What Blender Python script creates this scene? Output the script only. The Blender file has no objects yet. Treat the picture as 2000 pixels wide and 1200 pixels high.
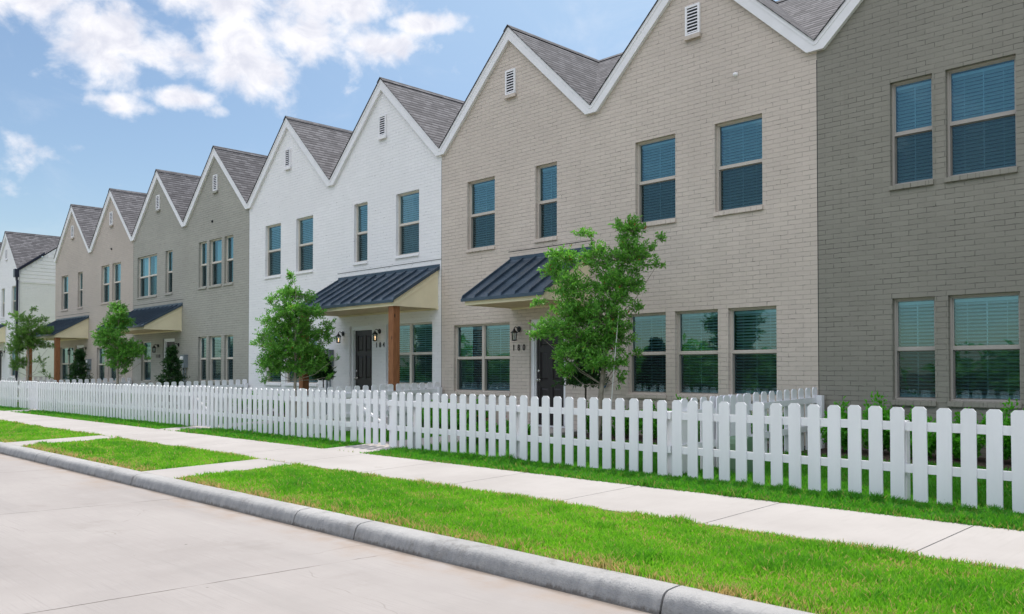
import bpy, bmesh, math, random
import numpy as np
from mathutils import Vector

R = math.radians
H = 1.6                     # eye height above the road; everything below is measured from eye level (z = 0)
scene = bpy.context.scene
col = scene.collection

# ------------------------------------------------------------------ camera
cd = bpy.data.cameras.new('camera')
cam = bpy.data.objects.new('camera', cd)
col.objects.link(cam)
cam.location = (0, 0, H)
cam.rotation_euler = (R(90 + 1.0746), 0, R(45.591))
cd.sensor_width = 36
cd.lens = 1689.3 / 2000 * 36
cd.shift_y = (693.2 - 600) / 2000
cd.clip_end = 2000
cd.clip_start = 0.05
scene.camera = cam

# ------------------------------------------------------------------ light
SUN_EL, SUN_AZ = 63.0, -25.0          # azimuth measured from +Y towards +X
scene.view_settings.view_transform = 'Standard'
scene.view_settings.look = 'None'
scene.view_settings.gamma = 1
scene.view_settings.exposure = 0.38
scene.cycles.max_bounces = 8
scene.cycles.transparent_max_bounces = 12
scene.cycles.diffuse_bounces = 3
scene.cycles.glossy_bounces = 3
scene.cycles.transmission_bounces = 4
scene.cycles.use_denoising = True

world = bpy.data.worlds.new('World')
scene.world = world
world.use_nodes = True


class NT:
    """small helper round a node tree"""
    def __init__(s, tree):
        s.t = tree

    def n(s, typ, ins=None, **props):
        nd = s.t.nodes.new(typ)
        for k, v in props.items():
            setattr(nd, k, v)
        if ins:
            for k, v in ins.items():
                sock = nd.inputs[k]
                if isinstance(v, bpy.types.NodeSocket):
                    s.t.links.new(v, sock)
                else:
                    sock.default_value = v
        return nd

    def math(s, op, a, b=0.0, c=None, clamp=False):
        nd = s.n('ShaderNodeMath', operation=op, use_clamp=clamp)
        for i, v in enumerate((a, b) if c is None else (a, b, c)):
            if isinstance(v, bpy.types.NodeSocket):
                s.t.links.new(v, nd.inputs[i])
            else:
                nd.inputs[i].default_value = v
        return nd.outputs[0]

    def ramp(s, v, a, b, lo=0.0, hi=1.0, smooth=True):
        nd = s.n('ShaderNodeMapRange', {0: v, 1: a, 2: b, 3: lo, 4: hi})
        if smooth:
            nd.interpolation_type = 'SMOOTHSTEP'
        return nd.outputs[0]

    def mix(s, f, a, b, mode='MIX'):
        nd = s.n('ShaderNodeMix', data_type='RGBA', blend_type=mode)
        for i, v in ((0, f), (6, a), (7, b)):
            if isinstance(v, bpy.types.NodeSocket):
                s.t.links.new(v, nd.inputs[i])
            else:
                nd.inputs[i].default_value = v if i == 0 or len(v) == 4 else (*v, 1)
        return nd.outputs[2]

    def noise(s, vec, scale, detail=4, rough=.55, dist=0.0):
        nd = s.n('ShaderNodeTexNoise', {'Scale': scale, 'Detail': detail, 'Roughness': rough, 'Distortion': dist})
        if vec is not None:
            s.t.links.new(vec, nd.inputs['Vector'])
        return nd.outputs[0]

    def scaled(s, vec, sc):
        nd = s.n('ShaderNodeVectorMath', {0: vec, 1: sc}, operation='MULTIPLY')
        return nd.outputs[0]


def build_world():
    w = NT(world.node_tree)
    for nd in list(world.node_tree.nodes):
        world.node_tree.nodes.remove(nd)
    sky = w.n('ShaderNodeTexSky', sky_type='NISHITA', sun_disc=False, sun_elevation=R(SUN_EL),
              sun_rotation=R(SUN_AZ), altitude=0, air_density=1.15, dust_density=0.45, ozone_density=2.4)
    co = w.n('ShaderNodeTexCoord').outputs['Generated']
    sep = w.n('ShaderNodeSeparateXYZ', {0: co})
    x, y, z = sep.outputs
    az = w.math('MULTIPLY', w.math('ARCTAN2', x, y), 57.29578)
    el = w.math('MULTIPLY', w.math('ARCSINE', z), 57.29578)
    # cumulus banks, in view and added out of view: azimuth, elevation, half widths, weight
    blobs = [(-70.8, 19.4, 3.4, 2.6, 1.15), (-67.6, 18.9, 3.0, 1.6, 1.1), (-62.6, 19.0, 3.6, 2.3, 1.15),
             (-59.2, 20.4, 3.6, 1.9, 1.05), (-55.5, 20.7, 4.4, 1.2, 1.0), (-51.2, 21.9, 3.6, .75, .95), (-69.9, 15.6, 2.4, .8, .95),
             (-66.8, 16.5, 2.6, .9, .9), (-64.6, 15.9, 1.6, .6, .6), (-75.8, 12.0, 3.2, 1.4, .46), (-76.5, 21.2, 4.5, 1.7, 1.3),
             (-66.0, 22.6, 7.0, 1.5, 1.0), (-57.0, 23.0, 5.0, 1.8, .95), (-50.0, 24.6, 2.4, 1.2, 1.0),
             (-53.5, 13.2, 3.0, .7, .45), (-60.5, 12.6, 1.8, .6, .4), (-78, 27, 12, 3, .9), (-55, 32, 16, 4, .9),
             (-20, 38, 14, 6, .9), (30, 34, 18, 6, .9), (70, 30, 22, 8, .95), (0, 62, 60, 9, .8),
             (100, 42, 30, 12, 1.1), (135, 38, 30, 11, 1.15), (180, 44, 40, 13, 1.2), (-180, 44, 40, 13, 1.2), (-135, 46, 34, 13, 1.15),  # out-of-view banks added to light the shaded house fronts
             (-100, 44, 26, 11, 1.05), (150, 66, 70, 14, 1.1), (-150, 66, 70, 14, 1.1), (160, 9, 22, 3.0, .85), (110, 12, 20, 3.5, .8)]
    tot = None
    for (ba, be, ra, re, am) in blobs:
        dx = w.math('DIVIDE', w.math('SUBTRACT', az, ba), ra)
        dy = w.math('DIVIDE', w.math('SUBTRACT', el, be), re)
        d2 = w.math('ADD', w.math('MULTIPLY', dx, dx), w.math('MULTIPLY', dy, dy))
        g = w.math('MULTIPLY', w.math('EXPONENT', w.math('MULTIPLY', d2, -0.9)), am)
        tot = g if tot is None else w.math('MAXIMUM', tot, g)
    p = w.n('ShaderNodeCombineXYZ', {0: w.math('MULTIPLY', az, .13), 1: w.math('MULTIPLY', el, .165), 2: 0.0}).outputs[0]
    nz = w.noise(p, 2.1, 10, .56, .25)
    nz2 = w.noise(p, 5.0, 6, .6, .2)
    dens = w.math('ADD', tot, w.math('MULTIPLY', w.math('SUBTRACT', nz, .5), 2.15))
    dens = w.math('ADD', dens, w.math('MULTIPLY', w.math('SUBTRACT', nz2, .5), .6))
    cov = w.math('POWER', w.ramp(dens, .33, .98), .85)
    wisps = w.math('MULTIPLY', w.ramp(w.noise(p, .9, 8, .62, .8), .5, .8), .20)
    cov = w.math('MULTIPLY', w.math('MAXIMUM', cov, wisps), w.ramp(el, 2.0, 9.0))
    body = w.ramp(w.math('ADD', w.math('MULTIPLY', w.noise(p, 3.1, 7, .6, .5), 1.0), w.math('MULTIPLY', dens, .22)), .50, .98)
    ccol = w.mix(body, (0.98, 0.97, 1.0), (0.68, 0.70, 0.80))
    # air thickens towards the zenith side of the sun: a thin bright veil
    veil = w.mix(w.math('MULTIPLY', w.ramp(el, 6.0, 26.0, 0.0, .55), w.ramp(az, -72.0, -38.0, .12, 1.0)), sky.outputs[0], (4.9, 6.7, 8.6))
    b1 = w.n('ShaderNodeBackground', {0: veil, 1: 0.092})
    # added clouds opposite the sun, out of view, brightened to fill the shaded fronts
    b2 = w.n('ShaderNodeBackground', {0: ccol, 1: w.ramp(y, -.6, .2, 1.9, .84)})
    mx = w.n('ShaderNodeMixShader', {0: cov, 1: b1.outputs[0], 2: b2.outputs[0]})
    w.n('ShaderNodeOutputWorld', {0: mx.outputs[0]})


build_world()

sd = bpy.data.lights.new('sun', 'SUN')
sun = bpy.data.objects.new('sun', sd)
col.objects.link(sun)
sd.energy = 3.35
sd.angle = R(0.53)
sd.color = (1.0, 0.955, 0.89)
sv = Vector((math.sin(R(SUN_AZ)) * math.cos(R(SUN_EL)), math.cos(R(SUN_AZ)) * math.cos(R(SUN_EL)), math.sin(R(SUN_EL))))
sun.rotation_euler = sv.to_track_quat('Z', 'Y').to_euler()
sun.location = (-10, 20, 40)

# ------------------------------------------------------------------ materials
M = {}


def new_mat(name):
    m = bpy.data.materials.new(name)
    m.use_nodes = True
    for nd in list(m.node_tree.nodes):
        m.node_tree.nodes.remove(nd)
    M[name] = m
    return NT(m.node_tree)


def finish(w, color, rough=.8, bump=None, bdist=.01, bstr=1.0, metal=0.0, spec=.5, extra=None):
    ins = {'Base Color': color if isinstance(color, bpy.types.NodeSocket) else (*color, 1), 'Roughness': rough,
           'Metallic': metal, 'Specular IOR Level': spec}
    if bump is not None:
        b = w.n('ShaderNodeBump', {'Height': bump, 'Distance': bdist, 'Strength': bstr})
        ins['Normal'] = b.outputs[0]
    if extra:
        ins.update(extra)
    p = w.n('ShaderNodeBsdfPrincipled', ins)
    w.n('ShaderNodeOutputMaterial', {0: p.outputs[0]})
    return p


def pos(w):
    return w.n('ShaderNodeNewGeometry').outputs['Position']


def brick_mat(name, c, var=.07, mort=.54, bd=.006):
    w = new_mat(name)
    uv = w.n('ShaderNodeUVMap').outputs[0]
    P = pos(w)
    wob = w.n('ShaderNodeTexNoise', {'Vector': P, 'Scale': 9.0, 'Detail': 2.0}).outputs[1]
    off = w.n('ShaderNodeVectorMath', {0: wob, 1: (.5, .5, .5)}, operation='SUBTRACT').outputs[0]
    off = w.scaled(off, (.016, .016, 0))
    uv2 = w.n('ShaderNodeVectorMath', {0: uv, 1: off}, operation='ADD').outputs[0]
    k = lambda f: tuple(min(1, v * f) for v in c) + (1,)
    br = w.n('ShaderNodeTexBrick', {'Vector': uv2, 'Color1': (0, 0, 0, 1), 'Color2': (1, 1, 1, 1), 'Mortar': (.5, .5, .5, 1),
                                    'Scale': 1.0, 'Mortar Size': .0054, 'Mortar Smooth': .35, 'Bias': 0.0,
                                    'Brick Width': .254, 'Row Height': .0762}, offset=.5, squash=1.0)
    big = w.noise(P, .55, 5, .6)
    fine = w.noise(P, 34, 4, .65)
    med = w.noise(P, 5.5, 4, .6)
    # joint shade painted into the mortar colour, broken by chips; some joints filled with paint
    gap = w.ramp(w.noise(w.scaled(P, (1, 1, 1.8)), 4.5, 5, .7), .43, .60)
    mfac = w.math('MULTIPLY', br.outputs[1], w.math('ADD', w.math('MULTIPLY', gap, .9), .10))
    base = w.mix(w.ramp(big, .3, .7), k(1 - var), k(1 + var))
    base = w.mix(w.math('MULTIPLY', br.outputs[0], .55), base, k(1 - var * 1.6))
    base = w.mix(w.ramp(med, .55, .8, 0, .35), base, k(1 + var * 1.2))
    run = w.noise(w.scaled(P, (2.2, 2.2, .22)), 1.4, 5, .65)
    base = w.mix(w.ramp(run, .52, .76, 0, .8), base, k(1 - var * 1.7))
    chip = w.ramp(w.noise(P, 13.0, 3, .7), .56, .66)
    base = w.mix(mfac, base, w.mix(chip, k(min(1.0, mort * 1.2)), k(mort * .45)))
    hgt = w.math('SUBTRACT', w.math('ADD', w.math('MULTIPLY', fine, .25), w.math('MULTIPLY', br.outputs[0], .28)),
                 w.math('MULTIPLY', br.outputs[1], .9))
    finish(w, base, .72, hgt, bd, .9, spec=.35)


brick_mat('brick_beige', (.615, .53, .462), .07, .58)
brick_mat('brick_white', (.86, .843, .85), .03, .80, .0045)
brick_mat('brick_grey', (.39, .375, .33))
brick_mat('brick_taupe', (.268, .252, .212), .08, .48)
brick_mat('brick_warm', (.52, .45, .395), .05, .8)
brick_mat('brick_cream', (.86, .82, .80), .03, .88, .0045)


def plain(name, c, rough=.6, nscale=8, var=.08, bump=.0, metal=0.0, spec=.5, stretch=None):
    w = new_mat(name)
    P = pos(w)
    if stretch:
        P = w.scaled(P, stretch)
    nz = w.noise(P, nscale, 5, .6)
    colr = w.mix(w.ramp(nz, .3, .7), tuple(v * (1 - var) for v in c), tuple(min(1, v * (1 + var)) for v in c))
    finish(w, colr, rough, nz if bump else None, bump or .01, metal=metal, spec=spec)


plain('trim_white', (.85, .83, .845), .45, 3, .03)
plain('fence_white', (.815, .81, .84), .42, 5, .035, .0015, stretch=(1, 1, .15))
plain('frame_beige', (.56, .50, .44), .5, 4, .03)
plain('frame_taupe', (.40, .365, .33), .5, 4, .03)
plain('frame_almond', (.64, .59, .52), .5, 4, .03)
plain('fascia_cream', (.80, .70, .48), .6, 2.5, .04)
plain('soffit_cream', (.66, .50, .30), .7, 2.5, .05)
plain('blind_white', (.88, .89, .87), .55, 4, .04)
plain('curtain', (.84, .88, .84), .8, 3, .03)
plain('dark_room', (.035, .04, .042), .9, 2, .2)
plain('iron_black', (.012, .012, .013), .38, 20, .2)
plain('meter_grey', (.20, .24, .26), .45, 10, .08)
plain('steel', (.55, .54, .52), .25, 20, .05, metal=.9)
plain('navy_gutter', (.010, .014, .035), .35, 6, .1)
plain('door_white', (.84, .84, .86), .4, 5, .02)
plain('mulch', (.055, .034, .022), .95, 30, .5, .03)
plain('bark', (.30, .255, .205), .85, 22, .3, .01, stretch=(1, 1, .4))
plain('bark_dark', (.075, .06, .045), .85, 22, .3, .01)
plain('stake_white', (.75, .75, .72), .4, 20, .05)
plain('hose_blue', (.03, .10, .18), .5, 20, .1)
plain('pedestal_green', (.13, .22, .14), .45, 6, .1)
plain('fabric_cream', (.5, .5, .46), .8, 5, .05)
plain('petal_pink', (.75, .03, .14), .6, 40, .2)
plain('siding_cream', (.86, .82, .80), .6, 2, .03)


def mat_door():
    w = new_mat('door_brown')
    P = pos(w)
    nz = w.noise(w.scaled(P, (12, 12, 1.2)), 4, 5, .6)
    finish(w, w.mix(nz, (.010, .006, .008), (.022, .014, .015)), .42, nz, .001)


mat_door()


def mat_metal():
    w = new_mat('metal_navy')
    P = pos(w)
    nz = w.noise(P, 2.2, 5, .6)
    c = w.mix(w.ramp(nz, .3, .75), (.045, .070, .10), (.075, .11, .15))
    finish(w, c, w.ramp(nz, .3, .7, .30, .48), w.noise(P, 1.5, 2), .004, metal=.35)


mat_metal()


def mat_cedar():
    w = new_mat('cedar')
    P = pos(w)
    g = w.noise(w.scaled(P, (26, 26, 1.6)), 3, 5, .6, .6)
    kn = w.n('ShaderNodeTexVoronoi', {'Vector': w.scaled(P, (5, 5, 2.1)), 'Scale': 1.0}).outputs[0]
    c = w.mix(w.ramp(g, .3, .7), (.19, .07, .025), (.36, .15, .058))
    c = w.mix(w.ramp(kn, .06, .14, 1, 0), c, (.06, .02, .008))
    finish(w, c, .7, g, .003)


mat_cedar()


def mat_shingle():
    w = new_mat('shingle')
    uv = w.n('ShaderNodeUVMap').outputs[0]
    P = pos(w)
    wob = w.n('ShaderNodeTexNoise', {'Vector': P, 'Scale': 3.0}).outputs[1]
    uv2 = w.n('ShaderNodeVectorMath', {0: uv, 1: w.scaled(wob, (.03, .003, 0))}, operation='ADD').outputs[0]
    br = w.n('ShaderNodeTexBrick', {'Vector': uv2, 'Color1': (0, 0, 0, 1), 'Color2': (1, 1, 1, 1), 'Mortar': (0, 0, 0, 1),
                                    'Scale': 1.0, 'Mortar Size': .012, 'Mortar Smooth': .5, 'Brick Width': .21, 'Row Height': .14},
             offset=.37, offset_frequency=2)
    grain = w.noise(P, 90, 3, .7)
    blot = w.noise(w.scaled(P, (1, 1, 1)), 5, 4, .6)
    v = w.math('ADD', w.math('MULTIPLY', br.outputs[0], .55), w.math('MULTIPLY', blot, .45))
    c = w.mix(w.ramp(v, .15, .85), (.098, .096, .102), (.205, .200, .210))
    c = w.mix(w.math('MULTIPLY', w.ramp(grain, .35, .65), .30), c, (.09, .078, .082))
    # the butt edge of every course
    vv = w.n('ShaderNodeSeparateXYZ', {0: uv2}).outputs[1]
    fr = w.math('FRACT', w.math('DIVIDE', vv, .14))
    edge = w.math('MULTIPLY', w.ramp(fr, .14, .50, 1, 0), w.ramp(w.noise(w.scaled(P, (1, 1, 1)), 2.6, 4, .7), .36, .56, .6, 1.0))
    c = w.mix(w.math('MULTIPLY', edge, .95), c, (.020, .017, .021))
    h = w.math('ADD', w.math('MULTIPLY', w.math('SUBTRACT', 1.0, fr), .8), w.math('MULTIPLY', grain, .25))
    finish(w, c, .9, h, .012, .9, spec=.25)


mat_shingle()


def mat_glass(name, tint, refl):
    w = new_mat(name)
    P = pos(w)
    wav = w.noise(P, 1.7, 2, .5)
    b = w.n('ShaderNodeBump', {'Height': wav, 'Distance': .012, 'Strength': .2})
    tr = w.n('ShaderNodeBsdfTransparent', {0: (*tint, 1)})
    gl = w.n('ShaderNodeBsdfGlossy', {'Color': (.58, .90, 1.0, 1), 'Roughness': .015, 'Normal': b.outputs[0]})
    fr = w.n('ShaderNodeFresnel', {'IOR': 1.6, 'Normal': b.outputs[0]}).outputs[0]
    f = w.math('ADD', w.math('MULTIPLY', fr, 1.1), refl, clamp=True)
    mx = w.n('ShaderNodeMixShader', {0: f, 1: tr.outputs[0], 2: gl.outputs[0]})
    w.n('ShaderNodeOutputMaterial', {0: mx.outputs[0]})


mat_glass('glass', (.60, .90, 1.0), .13)
mat_glass('lamp_glass', (.92, .92, .9), .02)


def mat_screen():
    w = new_mat('insect_screen')
    df = w.n('ShaderNodeBsdfDiffuse', {0: (.025, .03, .032, 1)})
    tr = w.n('ShaderNodeBsdfTransparent', {0: (1, 1, 1, 1)})
    mx = w.n('ShaderNodeMixShader', {0: .33, 1: tr.outputs[0], 2: df.outputs[0]})
    w.n('ShaderNodeOutputMaterial', {0: mx.outputs[0]})


mat_screen()


def mat_bulb():
    w = new_mat('bulb_lit')
    e = w.n('ShaderNodeEmission', {0: (1.0, .62, .30, 1), 1: 2.2})
    w.n('ShaderNodeOutputMaterial', {0: e.outputs[0]})


mat_bulb()


def mat_leaf(name, a, b, tips, trans=.45, rough=.42):
    w = new_mat(name)
    at = w.n('ShaderNodeAttribute', attribute_name='tint').outputs['Fac']
    c = w.mix(w.ramp(at, 0, .85, smooth=False), a, b)
    c = w.mix(w.ramp(at, .93, .97), c, tips)
    p = w.n('ShaderNodeBsdfPrincipled', {'Base Color': c, 'Roughness': rough, 'Specular IOR Level': .45})
    t = w.n('ShaderNodeBsdfTranslucent', {0: w.mix(w.ramp(at, .93, .97, .5, .0), c, (.20, .55, .03))})
    mx = w.n('ShaderNodeMixShader', {0: trans, 1: p.outputs[0], 2: t.outputs[0]})
    w.n('ShaderNodeOutputMaterial', {0: mx.outputs[0]})


mat_leaf('leaf_oak', (.060, .24, .042), (.28, .60, .095), (.35, .12, .03))
mat_leaf('leaf_pale', (.08, .20, .04), (.24, .40, .09), (.35, .26, .08))
mat_leaf('leaf_dark', (.008, .032, .012), (.022, .075, .022), (.05, .12, .03), .18, .35)
mat_leaf('leaf_shrub', (.035, .24, .012), (.14, .56, .025), (.18, .42, .04))
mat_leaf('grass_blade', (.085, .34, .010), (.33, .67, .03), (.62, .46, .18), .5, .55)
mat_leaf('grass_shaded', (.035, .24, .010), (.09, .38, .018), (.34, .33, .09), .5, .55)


def mat_turf():
    w = new_mat('turf')
    P = pos(w)
    n1 = w.noise(P, 45, 4, .7)
    n2 = w.noise(P, 1.3, 4, .6)
    c = w.mix(w.ramp(n1, .3, .7), (.045, .11, .012), (.11, .26, .02))
    c = w.mix(w.ramp(n2, .5, .75, 0, .6), c, (.20, .20, .06))
    # bare soil showing where the turf was trimmed back from the concrete
    Yc = w.n('ShaderNodeSeparateXYZ', {0: P}).outputs[1]
    ed = w.math('ADD', Yc, w.math('MULTIPLY', w.math('SUBTRACT', w.noise(P, 6, 4, .6), .5), .16))
    c = w.mix(w.math('MULTIPLY', w.ramp(ed, 4.93, 5.03, 1, 0), .9), c, (.06, .038, .022))
    finish(w, c, .95, n1, .03)


mat_turf()


def mat_road():
    w = new_mat('road_concrete')
    P = pos(w)
    sx = w.n('ShaderNodeSeparateXYZ', {0: P})
    X, Y, Z = sx.outputs
    big = w.noise(P, .35, 6, .6)
    med = w.noise(P, 2.5, 6, .65)
    fine = w.noise(P, 120, 3, .7)
    tine = w.noise(w.scaled(P, (.9, 34, 1)), 1.6, 5, .6, .2)
    c = w.mix(w.ramp(big, .3, .7), (.315, .285, .268), (.37, .338, .318))
    c = w.mix(w.math('MULTIPLY', w.ramp(med, .4, .75), .35), c, (.40, .365, .345))
    c = w.mix(w.math('MULTIPLY', w.math('MULTIPLY', w.ramp(tine, .50, .68), w.ramp(med, .35, .65, .25, 1.0)), .38), c, (.255, .232, .22))
    c = w.mix(w.math('MULTIPLY', w.ramp(fine, .62, .75), .5), c, (.22, .20, .18))
    spot = w.n('ShaderNodeTexVoronoi', {'Vector': P, 'Scale': 1.3}).outputs[0]
    c = w.mix(w.math('MULTIPLY', w.ramp(spot, .012, .028, 1, 0), .8), c, (.10, .085, .07))
    tyre = w.noise(w.scaled(P, (.12, 1.3, 1)), 1.0, 4, .55)
    c = w.mix(w.ramp(tyre, .50, .70, 0, .42), c, (.25, .232, .220))
    blot = w.noise(P, 1.15, 7, .7)
    c = w.mix(w.ramp(blot, .56, .70, 0, .35), c, (.26, .232, .212))
    # sandy stain left along the gutter, with a ragged inner edge
    edge = w.math('ADD', Y, w.math('MULTIPLY', w.math('SUBTRACT', w.noise(w.scaled(P, (.6, 1, 1)), 1.1, 5, .6), .5), 1.5))
    c = w.mix(w.math('MULTIPLY', w.ramp(edge, 4.15, 4.6), w.ramp(med, .35, .65, .1, .6)), c, (.31, .235, .18))
    c = w.mix(w.math('MULTIPLY', w.ramp(w.math('ADD', Y, w.math('MULTIPLY', med, .12)), 4.62, 4.71), .75), c, (.13, .105, .085))
    # transverse contraction joints every 4.5 m, broken in places
    jx = w.math('ADD', X, w.math('MULTIPLY', w.math('SUBTRACT', w.noise(P, 2.2, 4, .7), .5), .05))
    jf = w.math('ABSOLUTE', w.math('SUBTRACT', w.math('FRACT', w.math('DIVIDE', w.math('ADD', jx, 8.15 + 450), 4.52)), .5))
    jf = w.math('SUBTRACT', .5, jf)
    jm = w.math('MULTIPLY', w.ramp(jf, .0004, .0022, 1, 0), w.ramp(w.noise(P, 1.7, 3), .36, .5, .15, 1))
    c = w.mix(jm, c, (.10, .085, .07))
    # hairline cracks
    vo = w.n('ShaderNodeTexVoronoi', {'Vector': w.n('ShaderNodeVectorMath', {0: w.scaled(P, (.55, 1.1, 1)), 1: w.scaled(w.n('ShaderNodeTexNoise', {'Vector': P, 'Scale': 2.0}).outputs[1], (.35, .35, 0))}, operation='ADD').outputs[0], 'Scale': .42}, feature='DISTANCE_TO_EDGE').outputs[0]
    c = w.mix(w.math('MULTIPLY', w.ramp(vo, .0, .004, 1, 0), w.ramp(med, .45, .6, 0, .5)), c, (.2, .18, .16))
    h = w.math('ADD', w.math('MULTIPLY', tine, .5), w.math('SUBTRACT', w.math('MULTIPLY', fine, .3), w.math('MULTIPLY', jm, 2.0)))
    finish(w, c, .85, h, .004, .8, spec=.3)


mat_road()


def mat_pave():
    w = new_mat('pavement_concrete')
    P = pos(w)
    X, Y, Z = w.n('ShaderNodeSeparateXYZ', {0: P}).outputs
    big = w.noise(P, .8, 6, .6)
    fine = w.noise(P, 110, 3, .7)
    sweep = w.noise(w.scaled(P, (14, 1.5, 1)), 1.5, 4, .6)
    c = w.mix(w.ramp(big, .3, .7), (.375, .345, .325), (.43, .40, .378))
    c = w.mix(w.math('MULTIPLY', w.ramp(sweep, .5, .7), .2), c, (.33, .305, .285))
    c = w.mix(w.math('MULTIPLY', w.ramp(fine, .62, .78), .4), c, (.3, .28, .26))
    c = w.mix(w.ramp(w.noise(P, 3.1, 4, .6), .70, .78, 0, .45), c, (.26, .22, .19))
    h = w.math('ADD', w.math('MULTIPLY', fine, .3), w.math('MULTIPLY', sweep, .3))
    finish(w, c, .85, h, .003, .7, spec=.3)


mat_pave()


def mat_kerb():
    w = new_mat('kerb_concrete')
    P = pos(w)
    X, Y, Z = w.n('ShaderNodeSeparateXYZ', {0: P}).outputs
    st = w.noise(w.scaled(P, (9, 2, 1.2)), 2.5, 5, .65)
    fine = w.noise(P, 90, 4, .7)
    big = w.noise(P, 1.1, 5, .6)
    c = w.mix(w.ramp(big, .3, .7), (.38, .37, .36), (.47, .455, .44))
    c = w.mix(w.math('MULTIPLY', w.ramp(fine, .5, .7), .35), c, (.30, .29, .285))
    # old grime that runs down the street face
    low = w.math('ADD', Z, w.math('MULTIPLY', w.math('SUBTRACT', st, .5), .10))
    c = w.mix(w.math('MULTIPLY', w.ramp(low, .10, .155, 1, 0), w.ramp(w.noise(w.scaled(P, (5, 1, 2)), 2.0, 6, .7), .3, .65, .25, .65)), c, (.20, .205, .215))
    c = w.mix(w.ramp(w.noise(P, 3.3, 8, .75), .54, .66, 0, .55), c, (.22, .21, .195))
    c = w.mix(w.math('MULTIPLY', w.ramp(low, .012, .045, 1, 0), w.ramp(big, .35, .6, .2, .8)), c, (.12, .10, .085))
    finish(w, c, .85, w.math('ADD', w.math('MULTIPLY', fine, 1.2), w.math('MULTIPLY', w.noise(P, 14, 6, .7), 2.5)), .008, .9, spec=.3)


mat_kerb()


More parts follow.
